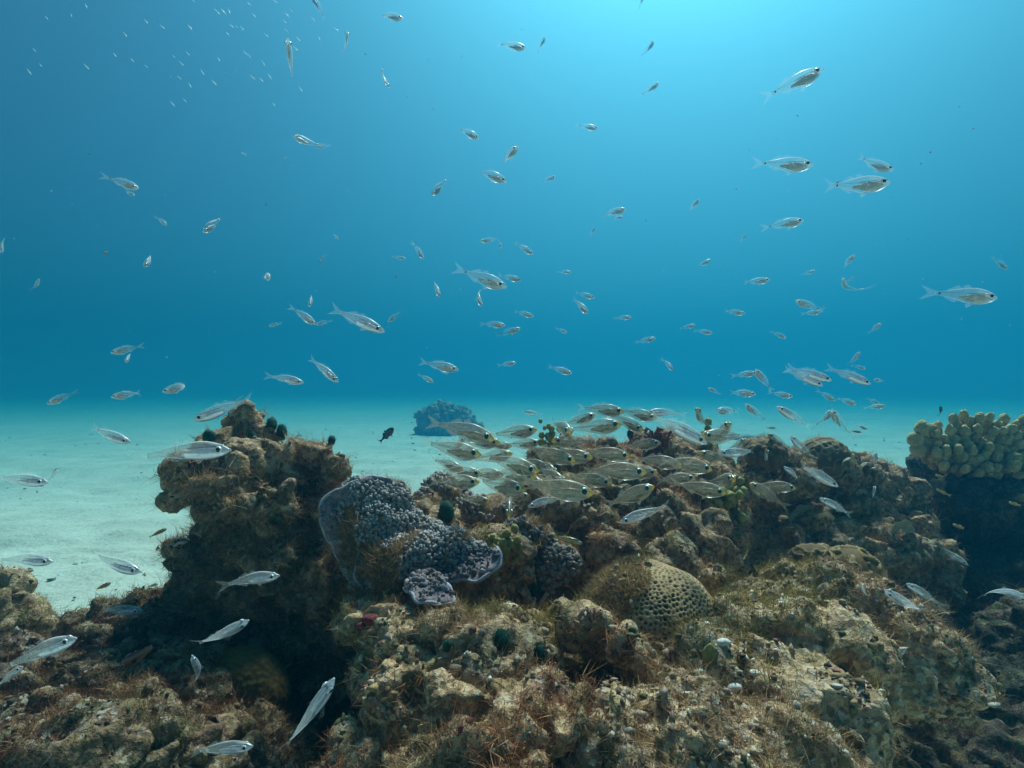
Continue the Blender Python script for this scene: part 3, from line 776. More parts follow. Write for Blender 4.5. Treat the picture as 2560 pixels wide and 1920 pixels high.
WHITES = [(1839, 1717, 19, "largest white shell flake lying on the pale boulder"), (1804, 1606, 15, "white shell bit at the right foot of the honeycomb coral"), (1748, 1680, 13, "white shell flake left of the largest one"),
 (1886, 1684, 13, "white shell flake just above right of the largest one"), (1806, 1862, 13, "white shell bit low on the boulder near the bottom edge"), (1955, 1508, 7, "tiny white shell bit near the top of the pale boulder"),
 (1870, 1890, 7, "tiny bright shell bit at the very bottom of the boulder"), (1812, 1578, 10, "whitish pebble above the shell bit beside the honeycomb coral")]
for i, (px, py, r, lb) in enumerate(WHITES):
    blob(px, py, r, M['white'], "shell_fragment", lb, "shell", 230 + i, (1.15, .8, .5), .6, .7, "white shell fragments on the pale boulder", ICO2, ICO2T)
for i, (px, py, r, n, lb) in enumerate([(1266, 1372, 36, 34, "yellow green grape like algae cluster right of the plate coral"), (1232, 1352, 26, 18, "paler grape like algae cluster touching the right end of the plate coral"),
 (1821, 1262, 40, 40, "yellowish spiky algae cluster hanging beside the dark hollow"), (970, 1500, 22, 14, "yellow green round algae cluster under the plate coral's left rim"), (1372, 1094, 30, 22, "yellowish bumpy algae cluster on the left top of the middle ridge"), (1760, 1112, 28, 20, "pale yellow algae cluster right of the red seaweed")]):
    P, N, d = hit(px, py); rg = np.random.default_rng(300 + i)
    R = r * d / F; o = None; VV = []; TT = []
    for k in range(n):
        c = np.array(P) + rg.normal(0, 1, 3) * R * np.array([.55, .3, .6]) + np.array(N) * R * .3
        s = R * (.16 + .16 * rg.random())
        VV.append(ICO2 * s * (1, 1, 1.2) * (1 + .2 * rg.normal(0, 1, (len(ICO2), 1)) * .5) + c); TT.append(ICO2T + k * len(ICO2))
    item("grape_alga", np.vstack(VV), np.vstack(TT), M['olive'], lb, "alga")
blob(1778, 1634, 22, M['olive'], "leafy_alga", "soft green leafy alga growing below the honeycomb coral's right foot", "alga", 320, (.9, .5, 1.2), .2, .7)
blob(930, 1546, 20, M['maroon'], "sponge", "maroon sponge lump at the left top of the foreground rock", "sponge", 331, (1.2, 1, .7))
blob(905, 1560, 14, M['maroon'], "sponge", "smaller maroon sponge lump left of the larger one", "sponge", 332, (1.2, 1, .7))
blob(1175, 1805, 9, M['maroon'], "sponge", "tiny red sponge speck in the foreground crevice", "sponge", 333, (1.2, 1, .7))

def bush(px, py, r, n, mat, name, label, seed, flat=.006):
    """tuft of forking flat blades"""
    P, N, d = hit(px, py); R = r * d / F; rg = np.random.default_rng(seed); V = []; Fc = []
    def branch(p, v, L, w, lev):
        s = np.cross(v, rg.normal(0, 1, 3)); s /= np.linalg.norm(s); q = p + v * L; b = len(V); nn = np.cross(s, v) * w * .3
        for (c, ww) in ((p, w), (q, w * .75)):
            V.extend([c - s * ww + nn, c + s * ww + nn, c + s * ww - nn, c - s * ww - nn])
        for k in range(4): Fc.append((b + k, b + (k + 1) % 4, b + 4 + (k + 1) % 4, b + 4 + k))
        Fc.append((b + 4, b + 5, b + 6, b + 7))
        if lev:
            for _ in range(2):
                u = v + rg.normal(0, .5, 3); branch(q, u / np.linalg.norm(u), L * .78, w * .8, lev - 1)
    for k in range(n):
        v = np.array(N) * .5 + rg.normal(0, .7, 3) + (0, -.1, .6); v /= np.linalg.norm(v)
        branch(np.array(P) + rg.normal(0, R * .2, 3), v, R * .42, flat, 3)
    return item(name, np.array(V), Fc, mat, label, "seaweed", smooth=False)
bush(1648, 1122, 38, 22, M['redalga'], "red_seaweed", "bushy brick red seaweed on top of the middle ridge", 340, .0055)
bush(1618, 1088, 16, 3, M['redalga'], "red_seaweed", "slim red seaweed finger left of the bushy red one", 341, .004)
bush(1150, 1830, 12, 5, M['maroon'], "red_seaweed", "tiny red seaweed sprig in the foreground crevice", 342, .002)

def fan(px, py, rpx, label, seed, yaw=0.0, pitch=.2, span=4.2, cup=.5, col=((.46, .46, .36), (.24, .24, .15)), bands=5):
    """thin curled fan leaf with growth rings"""
    P, N, d = hit(px, py); R = rpx * d / F; rg = np.random.default_rng(seed)
    nu, nv = 14, 40; V = []; C = []
    for i in range(nu):
        u = i / (nu - 1)
        for j in range(nv):
            a = (j / (nv - 1) - .5) * span; rr = R * (.08 + .92 * u) * (1 + .06 * math.sin(a * 5 + seed))
            V.append((rr * math.sin(a), -cup * R * u * u + .05 * R * math.sin(a * 7 + seed) * u, rr * math.cos(a) * .95))
            b = .5 + .5 * math.sin(u * bands * 2 * math.pi); w = .35 + .65 * b if u < .93 else 1.15
            C.append(np.array(col[1]) * (1 - w) + np.array(col[0]) * w)
    V = np.array(V) @ np.array(Matrix.Rotation(yaw, 3, 'Z') @ Matrix.Rotation(pitch, 3, 'X')).T + np.array(P) + np.array(N) * R * .35
    nrm = np.array(Matrix.Rotation(yaw, 3, 'Z') @ Vector((0, 1, 0))); K = nu * nv
    V = np.vstack([V, V + nrm * .0012]); C = np.vstack([C, C]); Fc = []
    for i in range(nu - 1):
        for j in range(nv - 1):
            p = i * nv + j; Fc += [(p, p + 1, p + nv + 1, p + nv), (K + p, K + p + nv, K + p + nv + 1, K + p + 1)]
    for j in range(nv - 1):
        p = (nu - 1) * nv + j; Fc.append((p, p + 1, K + p + 1, K + p))
    return item("fan_alga", V, np.array(Fc, dtype=np.int32), M['leaf'], label, "alga", col=C, group="pale curled fan algae")
PALE = ((.62, .58, .44), (.36, .31, .19)); GRN = ((.36, .38, .30), (.24, .26, .19))
for i, (px, py, r, yaw, pit, span, cup, cl, lb) in enumerate([
    (2012, 1290, 34, .2, .3, 4.6, .25, GRN, "large ringed translucent fan alga at the mouth of the dark hollow"), (1976, 1266, 22, -.3, .3, 4.0, .4, GRN, "smaller ringed fan alga upper left of the large one"),
    (2247, 1328, 30, .1, .2, 4.4, .25, GRN, "round grey green fan alga on the lower right slope"), (2086, 1243, 24, .4, .5, 3.6, .6, PALE, "white frilly fan alga above the large ringed one"),
    (2108, 1150, 20, .2, .6, 4.4, .8, PALE, "curled pale fan alga below the skyline brain coral"), (2135, 1138, 16, -.4, .5, 4.0, .8, PALE, "curled pale fan alga standing highest of the cluster"),
    (2150, 1162, 18, .6, .5, 4.2, .7, PALE, "curled pale fan alga in the middle of the cluster"), (2120, 1185, 16, -.2, .6, 4.4, .7, PALE, "curled pale fan alga lowest of the cluster"),
    (2172, 1176, 15, .1, .5, 4.0, .8, PALE, "curled pale fan alga at the right end of the cluster"), (2062, 1290, 18, -.5, .3, 3.8, .5, PALE, "tan fan alga right of the large ringed one"),
    (2240, 1300, 11, .3, .8, 3.2, .9, PALE, "little white curled fan alga above the round grey green one"), (2152, 1232, 13, 0, .2, 5.0, .2, PALE, "small white disc like fan alga right of the frilly one")]):
    fan(px, py, r, lb, 350 + i, yaw, pit, span, cup, cl)

def tubes(px, py, r, n, label, seed):
    P, N, d = hit(px, py); R = r * d / F; rg = np.random.default_rng(seed); V = []; Fc = []
    for k in range(n):
        v = np.array(N) * .7 + rg.normal(0, .45, 3) + (0, -.2, .4); v /= np.linalg.norm(v); Mx = np.array(frame(v)); c = np.array(P) + rg.normal(0, R * .42, 3) * (1, .4, .7)
        rr = R * rg.uniform(.10, .17); L = R * rg.uniform(.35, .7); m = 9; b = len(V)
        for (u, w) in ((-.3, 1.1), (.5, .9), (1.0, 1.0), (1.0, .62), (.55, .5)):
            for a in range(m):
                th = a / m * 2 * math.pi; V.append(c + Mx @ np.array([rr * w * math.cos(th), rr * w * math.sin(th), L * u]))
        for i in range(4):
            for a in range(m): Fc.append((b + i * m + a, b + i * m + (a + 1) % m, b + (i + 1) * m + (a + 1) % m, b + (i + 1) * m + a))
    item("tube_worms", np.array(V), Fc, M['crust'], label, "tube worms", col=np.tile((.40, .27, .19), (len(V), 1)))
tubes(1312, 1500, 46, 22, "clump of brown open tubes left of the honeycomb coral", 370)
tubes(1545, 1520, 50, 30, "ridge of tan spiky tubes lying on the front of the honeycomb coral", 371)
tubes(1480, 1545, 34, 16, "small tan tube clump at the left foot of the honeycomb coral", 372)

# ---- round pale green leaves hanging on the shaded face of the pinnacle
o, V, Q = [r for k, r in ROCKS.items() if "pinnacle" in k][0]
rg = np.random.default_rng(77)
P, N = sample_surface(V, Q, 240, rg, lambda C, n: seen(C, n) * (C[:, 2] < CAM_H - .22) * (n[:, 1] < -.2))
VV = []; FF = []; CC = []
for k in range(len(P)):
    m = 9; R = rg.uniform(.004, .011); n = N[k] + rg.normal(0, .45, 3); Mx = np.array(frame(Vector(n))); c = P[k] + N[k] * .006; b = len(VV)
    for a in range(m): VV.append(c + Mx @ np.array([R * math.cos(a / m * 6.283), R * math.sin(a / m * 6.283), .002]))
    VV.append(c + Mx @ np.array([0, 0, -.001])); VV.append(c + Mx @ np.array([0, 0, -.004]))
    for a in range(m): FF += [(b + a, b + (a + 1) % m, b + m), (b + (a + 1) % m, b + a, b + m + 1)]
    CC += [np.array((.16, .24, .12)) * rg.uniform(.5, 1.3)] * (m + 2)
x = mesh_np("disc_algae", np.array(VV), FF, M['leaf'], o, col=np.array(CC)); x["kind"] = "stuff"

# ---- dark bits of weed and shell on the open sand
rg = np.random.default_rng(91)
n = 1700; yy = 2.2 + 12 * rg.random(n) ** 1.6; xx = (rg.random(n) * 2 - 1) * (yy * 1.05 + .3)
P = np.stack([xx, yy, np.full(n, -.002)], 1); N = np.tile((0, 0, 1.0), (n, 1))
v, q, c = lumps(P, N, .013, rg, np.array([(.16, .15, .09), (.26, .23, .15), (.10, .10, .06), (.40, .37, .28)]), .1)
v[:, 2] = (v[:, 2] + .002) * .45
x = mesh_np("sand_debris", v, q, M['crust'], col=c); tag(x, kind="stuff")

# ---- fine drifting specks in the water
rg = np.random.default_rng(123)
n = 420; d = .7 + 3.6 * rg.random(n); P = np.stack([(rg.random(n) * 2 - 1) * d * .95, d, CAM_H + (rg.random(n) * .72 - .08) * d], 1)
v, q, c = lumps(P, np.tile((0, 0, 1.0), (n, 1)), .0011, rg, np.array([(.55, .56, .50), (.30, .30, .26), (.75, .75, .70)]), 0)
x = mesh_np("drifting_specks", v, q, M['crust'], col=c); tag(x, kind="stuff")
# ------------------------------------------------------------------ fish
def fish_skin(name, base, rim, a0, a1, head_a, nose=None, belly=None, line=None, stripe=None, tail_spot=False, power=2.2, vein=True):
    """see-through flesh: clear in the middle, milky towards the outline, pattern fixed to the body (nose at x=.5)"""
    t = NT(name); v = t.coord(); s = t.node("SeparateXYZ"); t.l.new(v, s.inputs[0]); X, Y, Z = s.outputs
    lw = t.node("LayerWeight"); lw.inputs["Blend"].default_value = .5
    rimf = t.math('POWER', lw.outputs["Facing"], power)
    n = t.noise(v, 24, 3)
    col = t.mix(rimf, base, rim)
    alpha = t.math('MULTIPLY_ADD', rimf, a1, a0)
    hd = t.ss(X, .16, .30)
    alpha = t.math('MAXIMUM', alpha, t.math('MULTIPLY', hd, head_a))
    if vein:   # fine chevrons of the flesh
        w = t.math('SINE', t.math('MULTIPLY_ADD', X, 210.0, t.math('MULTIPLY', t.math('ABSOLUTE', Z), -160.0)))
        alpha = t.math('ADD', alpha, t.math('MULTIPLY', t.math('MULTIPLY', t.ss(w, .2, 1.0), .10), t.math('SUBTRACT', 1.0, hd)))
    gl = .0
    if line:   # dark line along the flank
        zc = t.math('MULTIPLY_ADD', X, line[1], line[0]); dz = t.math('ABSOLUTE', t.math('SUBTRACT', Z, zc))
        m = t.math('MULTIPLY', t.ss(dz, line[2], line[2] * .4), t.ss(X, line[3], line[3] + .08))
        col = t.mix(t.math('MULTIPLY', m, .9), col, line[4]); alpha = t.math('MAXIMUM', alpha, t.math('MULTIPLY', m, .85))
    if belly:  # silvery gut wall and gill cover
        bz = t.math('MULTIPLY_ADD', n, .02, Z)
        m = t.math('MULTIPLY', t.ss(bz, belly[1], belly[1] - .03), t.math('MULTIPLY', t.ss(X, belly[2], belly[2] + .06), t.ss(X, .47, .42)))
        col = t.mix(t.math('MULTIPLY', m, .9), col, belly[0]); alpha = t.math('MAXIMUM', alpha, t.math('MULTIPLY', m, belly[3])); gl = m
    if stripe: # dark lengthwise stripes
        w = t.math('SINE', t.math('MULTIPLY_ADD', Z, stripe[0], stripe[1]))
        col = t.mix(t.math('MULTIPLY', t.ss(w, .1, .5), t.ss(X, -.42, -.1)), col, stripe[2])
    if nose:
        m = t.ss(X, nose[1], nose[1] + .06)
        col = t.mix(m, col, nose[0]); alpha = t.math('MAXIMUM', alpha, t.math('MULTIPLY', m, .92))
    if tail_spot:
        dx = t.math('ADD', X, .27); dd = t.math('SQRT', t.math('ADD', t.math('MULTIPLY', dx, dx), t.math('MULTIPLY', Z, Z)))
        m = t.ss(dd, .016, .010); col = t.mix(m, col, (.01, .01, .012)); alpha = t.math('MAXIMUM', alpha, m)
    alpha = t.math('MINIMUM', alpha, 1.0)
    body = t.mixs(.45, t.sh("BsdfDiffuse", col), t.sh("BsdfTranslucent", col))
    g = t.node("BsdfGlossy"); g.inputs["Roughness"].default_value = .28; g.inputs["Color"].default_value = (.9, .95, 1, 1)
    body = t.mixs(t.math('MULTIPLY_ADD', gl, .45, .12), body, g.outputs[0])
    return t.surf(t.mixs(alpha, t.sh("BsdfTransparent", (.97, .985, .98)), body))

def fin_skin(name, col, a, edge):
    t = NT(name); at = t.node("Attribute"); at.attribute_name = "tone"
    s = t.node("SeparateColor"); t.l.new(at.outputs["Color"], s.inputs[0])
    rays = t.ss(t.math('SINE', t.math('MULTIPLY', s.outputs[1], 55.0)), .2, .9)
    al = t.math('MULTIPLY_ADD', rays, a * .9, a); al = t.math('MAXIMUM', al, t.math('MULTIPLY', t.ss(s.outputs[1], .06, .0), edge)); al = t.math('MAXIMUM', al, t.math('MULTIPLY', t.ss(s.outputs[1], .94, 1.0), edge))
    b = t.mixs(.5, t.sh("BsdfDiffuse", col), t.sh("BsdfTranslucent", col))
    return t.surf(t.mixs(al, t.sh("BsdfTransparent", (1, 1, 1)), b))

def metal(name, col, rough=.35, metallic=.5, col2=None, scale=30):
    t = NT(name); n = t.noise(t.coord(), scale, 3)
    c = t.ramp(n, [(.35, col), (.65, col2 or tuple(x * 1.35 for x in col))])
    return t.surf(t.bsdf(c, rough, t.bump(n, .3, .01), .6, metallic))
M['pupil'] = metal("pupil", (.006, .006, .008), .15, 0)
M['iris'] = metal("silver iris", (.62, .66, .66), .3, .3)
M['iris_y'] = metal("greenish iris", (.36, .42, .34), .3, .3)
M['gut'] = metal("silver gut", (.30, .305, .29), .4, .3, (.52, .53, .51), 16)
M['gut_y'] = metal("amber gut", (.22, .19, .13), .4, .3, (.40, .37, .27), 16)
M['gut_s'] = metal("bright silver gut", (.40, .44, .54), .3, .5, (.66, .68, .78), 16)
M['bone'] = metal("backbone", (.16, .13, .12), .5, 0)
CLEAR = fish_skin("clear flesh", (.66, .70, .66), (.95, .96, .92), 0.05, 1.0, .22, ((.62, .50, .22), .468), ((.52, .54, .52), -.01, .10, .34), (.028, .02, .006, .02, (.08, .07, .08)), None, True, 2.6)
SILVER = fish_skin("silver flesh", (.50, .54, .54), (.86, .90, .93), .20, .70, .50, None, ((.62, .76, 1.0), .012, -.02, .92), (.042, .03, .008, .0, (.06, .05, .09)), None, False, 2.4)  # bluish belly: the fish's own silver, with a sheen painted into its colour
AMBER = fish_skin("amber flesh", (.36, .29, .20), (.60, .53, .40), .26, .55, .55, ((.75, .47, .02), .405), ((.40, .37, .26), -.045, .14, .60), (.022, .02, .007, -.24, (.07, .05, .04)))
STRIPED = fish_skin("striped skin", (.50, .33, .05), (.60, .44, .12), 1.0, 0, 1, None, None, None, (88.0, .6, (.018, .014, .012)), False, 2, False)
YELLOW = fish_skin("yellow skin", (.58, .40, .03), (.66, .50, .12), 1.0, 0, 1, None, None, None, (60.0, 1.6, (.10, .07, .03)), False, 2, False)
BLACK = fish_skin("black skin", (.012, .014, .016), (.03, .035, .04), 1.0, 0, 1, None, None, None, None, False, 2, False)
BROWN = fish_skin("brown skin", (.085, .045, .02), (.13, .075, .04), 1.0, 0, 1, None, None, None, None, False, 2, False)
FRYSKIN = fish_skin("fry flesh", (.85, .90, .88), (.95, .96, .95), .75, .25, .8, None, None, None, None, False, 2, False)
FIN = fin_skin("clear fin", (.85, .89, .86), .045, .30)
FIN_A = fin_skin("amber fin", (.58, .52, .40), .09, .32)
FIN_Y = fin_skin("yellow fin", (.6, .45, .08), .35, .6)
FIN_K = fin_skin("dark fin", (.015, .016, .018), .8, 1.0)

KINDS = {   # depth profile (top, bottom), thickness, eye radius, materials
 'g': dict(top=[0, .040, .072, .106, .120, .110, .080, .050, .031, .027], bot=[0, -.040, -.080, -.122, -.132, -.110, -.072, -.044, -.029, -.027], th=.060, eye=.040, skin=CLEAR, fin=FIN, iris='iris', gut='gut', bone=True),
 's': dict(top=[0, .034, .064, .096, .110, .104, .080, .052, .034, .028], bot=[0, -.030, -.062, -.092, -.098, -.086, -.062, -.042, -.030, -.028], th=.056, eye=.041, skin=SILVER, fin=FIN, iris='iris', gut='gut_s', bone=False),
 'f': dict(top=[0, .034, .052, .062, .064, .056, .042, .03, .022, .02], bot=[0, -.034, -.056, -.066, -.066, -.056, -.042, -.03, -.022, -.02], th=.05, eye=.03, skin=FRYSKIN, fin=FIN, iris='iris', gut=None, bone=False),
 'y': dict(top=[0, .044, .084, .122, .138, .128, .096, .060, .036, .032], bot=[0, -.044, -.088, -.130, -.146, -.130, -.088, -.054, -.034, -.032], th=.062, eye=.056, skin=AMBER, fin=FIN_A, iris='iris_y', gut='gut_y', bone=True),
 't': dict(top=[0, .040, .072, .096, .104, .098, .082, .060, .044, .040], bot=[0, -.040, -.074, -.100, -.106, -.098, -.080, -.058, -.042, -.040], th=.065, eye=.040, skin=STRIPED, fin=FIN_Y, iris='iris', gut=None, bone=False),
 'w': dict(top=[0, .040, .072, .096, .104, .098, .082, .060, .044, .040], bot=[0, -.040, -.074, -.100, -.106, -.098, -.080, -.058, -.042, -.040], th=.065, eye=.040, skin=YELLOW, fin=FIN_Y, iris='iris', gut=None, bone=False),
 'k': dict(top=[0, .060, .115, .165, .185, .175, .130, .080, .046, .040], bot=[0, -.060, -.115, -.165, -.185, -.170, -.125, -.076, -.046, -.040], th=.075, eye=.040, skin=BLACK, fin=FIN_K, iris='pupil', gut=None, bone=False),
 'b': dict(top=[0, .055, .100, .150, .165, .155, .120, .080, .055, .050], bot=[0, -.050, -.095, -.140, -.150, -.140, -.110, -.075, -.052, -.050], th=.085, eye=.045, skin=BROWN, fin=FIN_K, iris='iris_y', gut=None, bone=False),
}
TT_ = np.array([0, .04, .12, .25, .38, .52, .68, .82, .94, 1.0])

def bend_pts(V, bend):
    V = np.array(V, dtype=float); u = np.clip(.18 - V[:, 0], 0, None)
    V[:, 1] += bend * u * u; V[:, 0] += .35 * bend * bend * u ** 3
    return V

def body_mesh(K, scale=1.0, x0=.5, x1=-.32, th=1.0, nr=18, k=14):
    t = np.linspace(0, 1, nr) ** 1.25
    up = np.interp(t, TT_, K['top']); dn = np.interp(t, TT_, K['bot'])
    ker = np.array([.2, .6, .2]); up = np.convolve(np.pad(up, 1, 'edge'), ker, 'valid'); dn = np.convolve(np.pad(dn, 1, 'edge'), ker, 'valid'); up[0] = .012; dn[0] = -.014
    w = K['th'] * th * np.interp(t, [0, .06, .2, .35, .6, .85, 1], [.16, .52, .95, 1.0, .68, .28, .10])
    V = []
    for i in range(nr):
        c = (up[i] + dn[i]) / 2; h = (up[i] - dn[i]) / 2
        for a in range(k):
            th_ = a / k * 2 * math.pi; cs, sn = math.cos(th_), math.sin(th_)
            V.append((x0 + (x1 - x0) * t[i], w[i] * math.copysign(abs(cs) ** .65, cs) * scale, (c + h * sn) * scale))
    Fc = [(i * k + a, (i + 1) * k + a, (i + 1) * k + (a + 1) % k, i * k + (a + 1) % k) for i in range(nr - 1) for a in range(k)]
    Fc += [tuple(range(k)), tuple((nr - 1) * k + a for a in reversed(range(k)))]
    return np.array(V), Fc

def fin_sheet(root, tip, n=9, m=4, sway=0.0):
    """root, tip: polylines (x, y, z); a thin webbed sheet between them"""
    def line(pl):
        pl = np.array(pl, dtype=float); s = np.linspace(0, len(pl) - 1, n); i = np.minimum(s.astype(int), len(pl) - 2); return pl[i] + (pl[i + 1] - pl[i]) * (s - i)[:, None]
    A, B = line(root), line(tip); V = []; C = []
    for j in range(m):
        u = j / (m - 1)
        for i in range(n):
            p = A[i] * (1 - u) + B[i] * u; p = p + np.array([0, sway * u * u, 0]); V.append(p); C.append((u, i / (n - 1), 0))
    V = np.array(V); K = len(V); V2 = V + np.array([0, .0015, 0])
    Fc = []
    for j in range(m - 1):
        for i in range(n - 1):
            p = j * n + i; Fc += [(p, p + 1, p + n + 1, p + n), (K + p, K + p + n, K + p + n + 1, K + p + 1)]
    return np.vstack([V, V2]), Fc, np.vstack([C, C])

def fins_of(K):
    top = lambda x: float(np.interp((.5 - x) / .82, TT_, K['top'])); bot = lambda x: float(np.interp((.5 - x) / .82, TT_, K['bot']))
    s = K['top'][4] / .104; e = .006
    L = []
    L.append(("tail_fin", fin_sheet([(-.315, 0, .026), (-.325, 0, 0), (-.315, 0, -.026)], [(-.50, 0, .105), (-.475, 0, .070), (-.41, 0, .0), (-.475, 0, -.070), (-.50, 0, -.105)], 13)))
    L.append(("dorsal_fin", fin_sheet([(.13, 0, top(.13) - e), (.04, 0, top(.04) - e)], [(.07, 0, top(.1) + .042 * s), (.00, 0, top(.02) + .022 * s)], 7)))
    L.append(("dorsal_fin", fin_sheet([(.0, 0, top(0) - e), (-.15, 0, top(-.15) - e)], [(-.06, 0, top(-.02) + .042 * s), (-.18, 0, top(-.17) + .018)], 9)))
    L.append(("anal_fin", fin_sheet([(-.02, 0, bot(-.02) + e), (-.17, 0, bot(-.17) + e)], [(-.08, 0, bot(-.05) - .036 * s), (-.20, 0, bot(-.18) - .018)], 9)))
    L.append(("pelvic_fin", fin_sheet([(.19, .012, bot(.19) + e), (.15, .012, bot(.15) + e)], [(.11, .03, bot(.12) - .055 * s), (.09, .02, bot(.1) - .02)], 5)))
    for sd_ in (1, -1):
        L.append(("pectoral_fin", fin_sheet([(.20, sd_ * K['th'] * .93, -.012), (.19, sd_ * K['th'] * .95, -.040)], [(.07, sd_ * (K['th'] + .05), .005), (.08, sd_ * (K['th'] + .045), -.065)], 7)))
    return L

PROTO = {}
def proto(kind, bend, lod):
    """one fish of a kind, made once; the others are copies of it and of each of its parts"""
    key = (kind, bend, lod)
    if key in PROTO: return PROTO[key]
    K = KINDS[kind]; b = bend * 1.2; parts = []
    def mk(name, V, Fc, mats, col=None, midx=None, smooth=True):
        o = mesh_np(name, bend_pts(V, b), Fc, mats, None, smooth, col, midx); COL.objects.unlink(o); return o
    Vb, Fb = body_mesh(K)
    ex, ez = .385, K['eye'] * .42
    ey = K['th'] * .78
    eV = []; 
    for sd_ in (1, -1):
        eV.append((sd_, ICO2 * K['eye'] * np.array([1, .42, 1]) + np.array([ex, sd_ * (ey - .004), ez]), ICO2 * K['eye'] * .62 * np.array([1, .40, 1]) + np.array([ex + .003, sd_ * (ey + K['eye'] * .26), ez])))
    gV, gF = body_mesh(K, .84, .41, -.03, .55, 12, 10); gV[:, 2] *= .70; gV[:, 2] += K['bot'][4] * .26
    bn = [(x, 0, .028 + .02 * x) for x in np.linspace(.24, -.33, 14)]
    bV = []; bF = []
    for i, p in enumerate(bn):
        for a in range(5): bV.append((p[0], 0.0028 * math.cos(a * 1.2566), p[2] + 0.0028 * math.sin(a * 1.2566)))
    bF = [(i * 5 + a, i * 5 + (a + 1) % 5, (i + 1) * 5 + (a + 1) % 5, (i + 1) * 5 + a) for i in range(13) for a in range(5)]
    if lod:        # too small to show its parts: one skin
        V = [Vb]; Fc = list(Fb); mi = [0] * len(Fb); C = [np.zeros((len(Vb), 3))]; n = len(Vb)
        for nm, (fv, ff, fcn) in fins_of(K):
            V.append(fv); C.append(fcn); Fc += [tuple(x + n for x in f) for f in ff]; mi += [1] * len(ff); n += len(fv)
        for sd_, e1, e2 in eV:
            for ee, mm in ((e1, 4), (e2 * np.array([1, 1.01, 1]), 2)):
                V.append(ee); C.append(np.zeros((len(ee), 3))); Fc += [tuple(int(x) + n for x in f) for f in ICO2T]; mi += [mm] * len(ICO2T); n += len(ee)
        if K['gut']:
            V.append(gV); C.append(np.zeros((len(gV), 3))); Fc += [tuple(x + n for x in f) for f in gF]; mi += [3] * len(gF); n += len(gV)
        root = mk("fish", np.vstack(V), Fc, [K['skin'], K['fin'], M['pupil'], M[K['gut'] or 'gut'], M[K['iris']]], np.vstack(C), mi)
        PROTO[key] = (root, [], key); return PROTO[key]
    parts.append((mk("body", Vb, Fb, K['skin']), []))
    for nm, (fv, ff, fcn) in fins_of(K): parts.append((mk(nm, fv, ff, K['fin'], fcn), []))
    for sd_, e1, e2 in eV: parts.append((mk("eye", e1, ICO2T, M[K['iris']]), [mk("pupil", e2, ICO2T, M['pupil'])]))
    if K['gut']: parts.append((mk("gut", gV, gF, M[K['gut']]), []))
    if K['bone']: parts.append((mk("backbone", bV, bF, M['bone']), []))
    PROTO[key] = (None, parts, key); return PROTO[key]

NAMES = {'g': ('glass_fish', 'fish', 'clear glassy fish', .085), 's': ('silver_fish', 'fish', 'silvery blue fish', .10), 'y': ('cardinal_fish', 'fish', 'amber yellow nosed fish', .10), 't': ('striped_fish', 'fish', 'black and yellow striped fish', .05),
         'w': ('striped_fish', 'fish', 'slim yellow fish', .05), 'f': ('fry', 'fry', 'tiny fry', .085), 'k': ('damsel_fish', 'fish', 'black fish', .07), 'b': ('brown_fish', 'fish', 'dark brown fish', .10)}
GROUPS = {'g': 'glassy fish hovering over the reef', 's': 'silvery fish close to the camera', 'y': 'yellow nosed fish crowded over the reef', 't': 'little striped fish', 'w': 'little yellow fish at the right', 'k': None, 'f': None, 'b': 'brown fish in the shade'}

def add_fish(kind, px, py, lpx, ang, yaw, bend, label, d=None, roll=0.0, fry=False):
    name, cat, pre, L = NAMES[kind]
    a, y = rad(ang), rad(yaw)
    fore = max(abs(math.cos(y)), .34)
    dist = d if d else L * F * fore / lpx
    if not d: dist = min(dist, 5.5)
    P, N, hd = hit(px, py)
    lim = 9.0
    for ox in (-.4, 0, .4):
        for oz in (-.1, .1):
            _, _, h2 = hit(px + ox * lpx * math.cos(a), py - ox * lpx * math.sin(a) + oz * lpx)
            if REEF.ray_cast(EYE, Vector(U(px + ox * lpx * math.cos(a), py - ox * lpx * math.sin(a) + oz * lpx, 1.0)) - EYE)[0] is not None: lim = min(lim, h2)
    if lim < 9: dist = min(dist, lim - .05 - .5 * L * abs(math.sin(y)))
    size = lpx * dist / (F * fore)
    v = Vector((math.cos(a) * math.cos(y), -math.sin(y), math.sin(a) * math.cos(y))).normalized()
    up = Vector((0, -.12, 1)); up = up - v * up.dot(v)
    if up.length < .3: up = Vector((-.4, -.5, .3)) - v * Vector((-.4, -.5, .3)).dot(v)
    up.normalize(); side = up.cross(v)
    R = Matrix((v, side, up)).transposed() @ Matrix.Rotation(rad(roll), 3, 'X')
    lod = fry or lpx < 34
    root, parts, key = proto(kind, bend, lod)
    Mx = Matrix.Translation(Vector(U(px, py, dist))) @ R.to_4x4() @ Matrix.Diagonal((size, size, size, 1))
    if lod:
        o = root.copy(); o.name = name
        COL.objects.link(o)
    else:
        o = bpy.data.objects.new(name, None); o.empty_display_size = .01; COL.objects.link(o)
        for p, subs in parts:
            c = p.copy(); COL.objects.link(c); c.parent = o
            for s in subs:
                k = s.copy(); COL.objects.link(k); k.parent = c
    o.matrix_world = Mx
    tag(o, label, cat, GROUPS[kind])
    return o
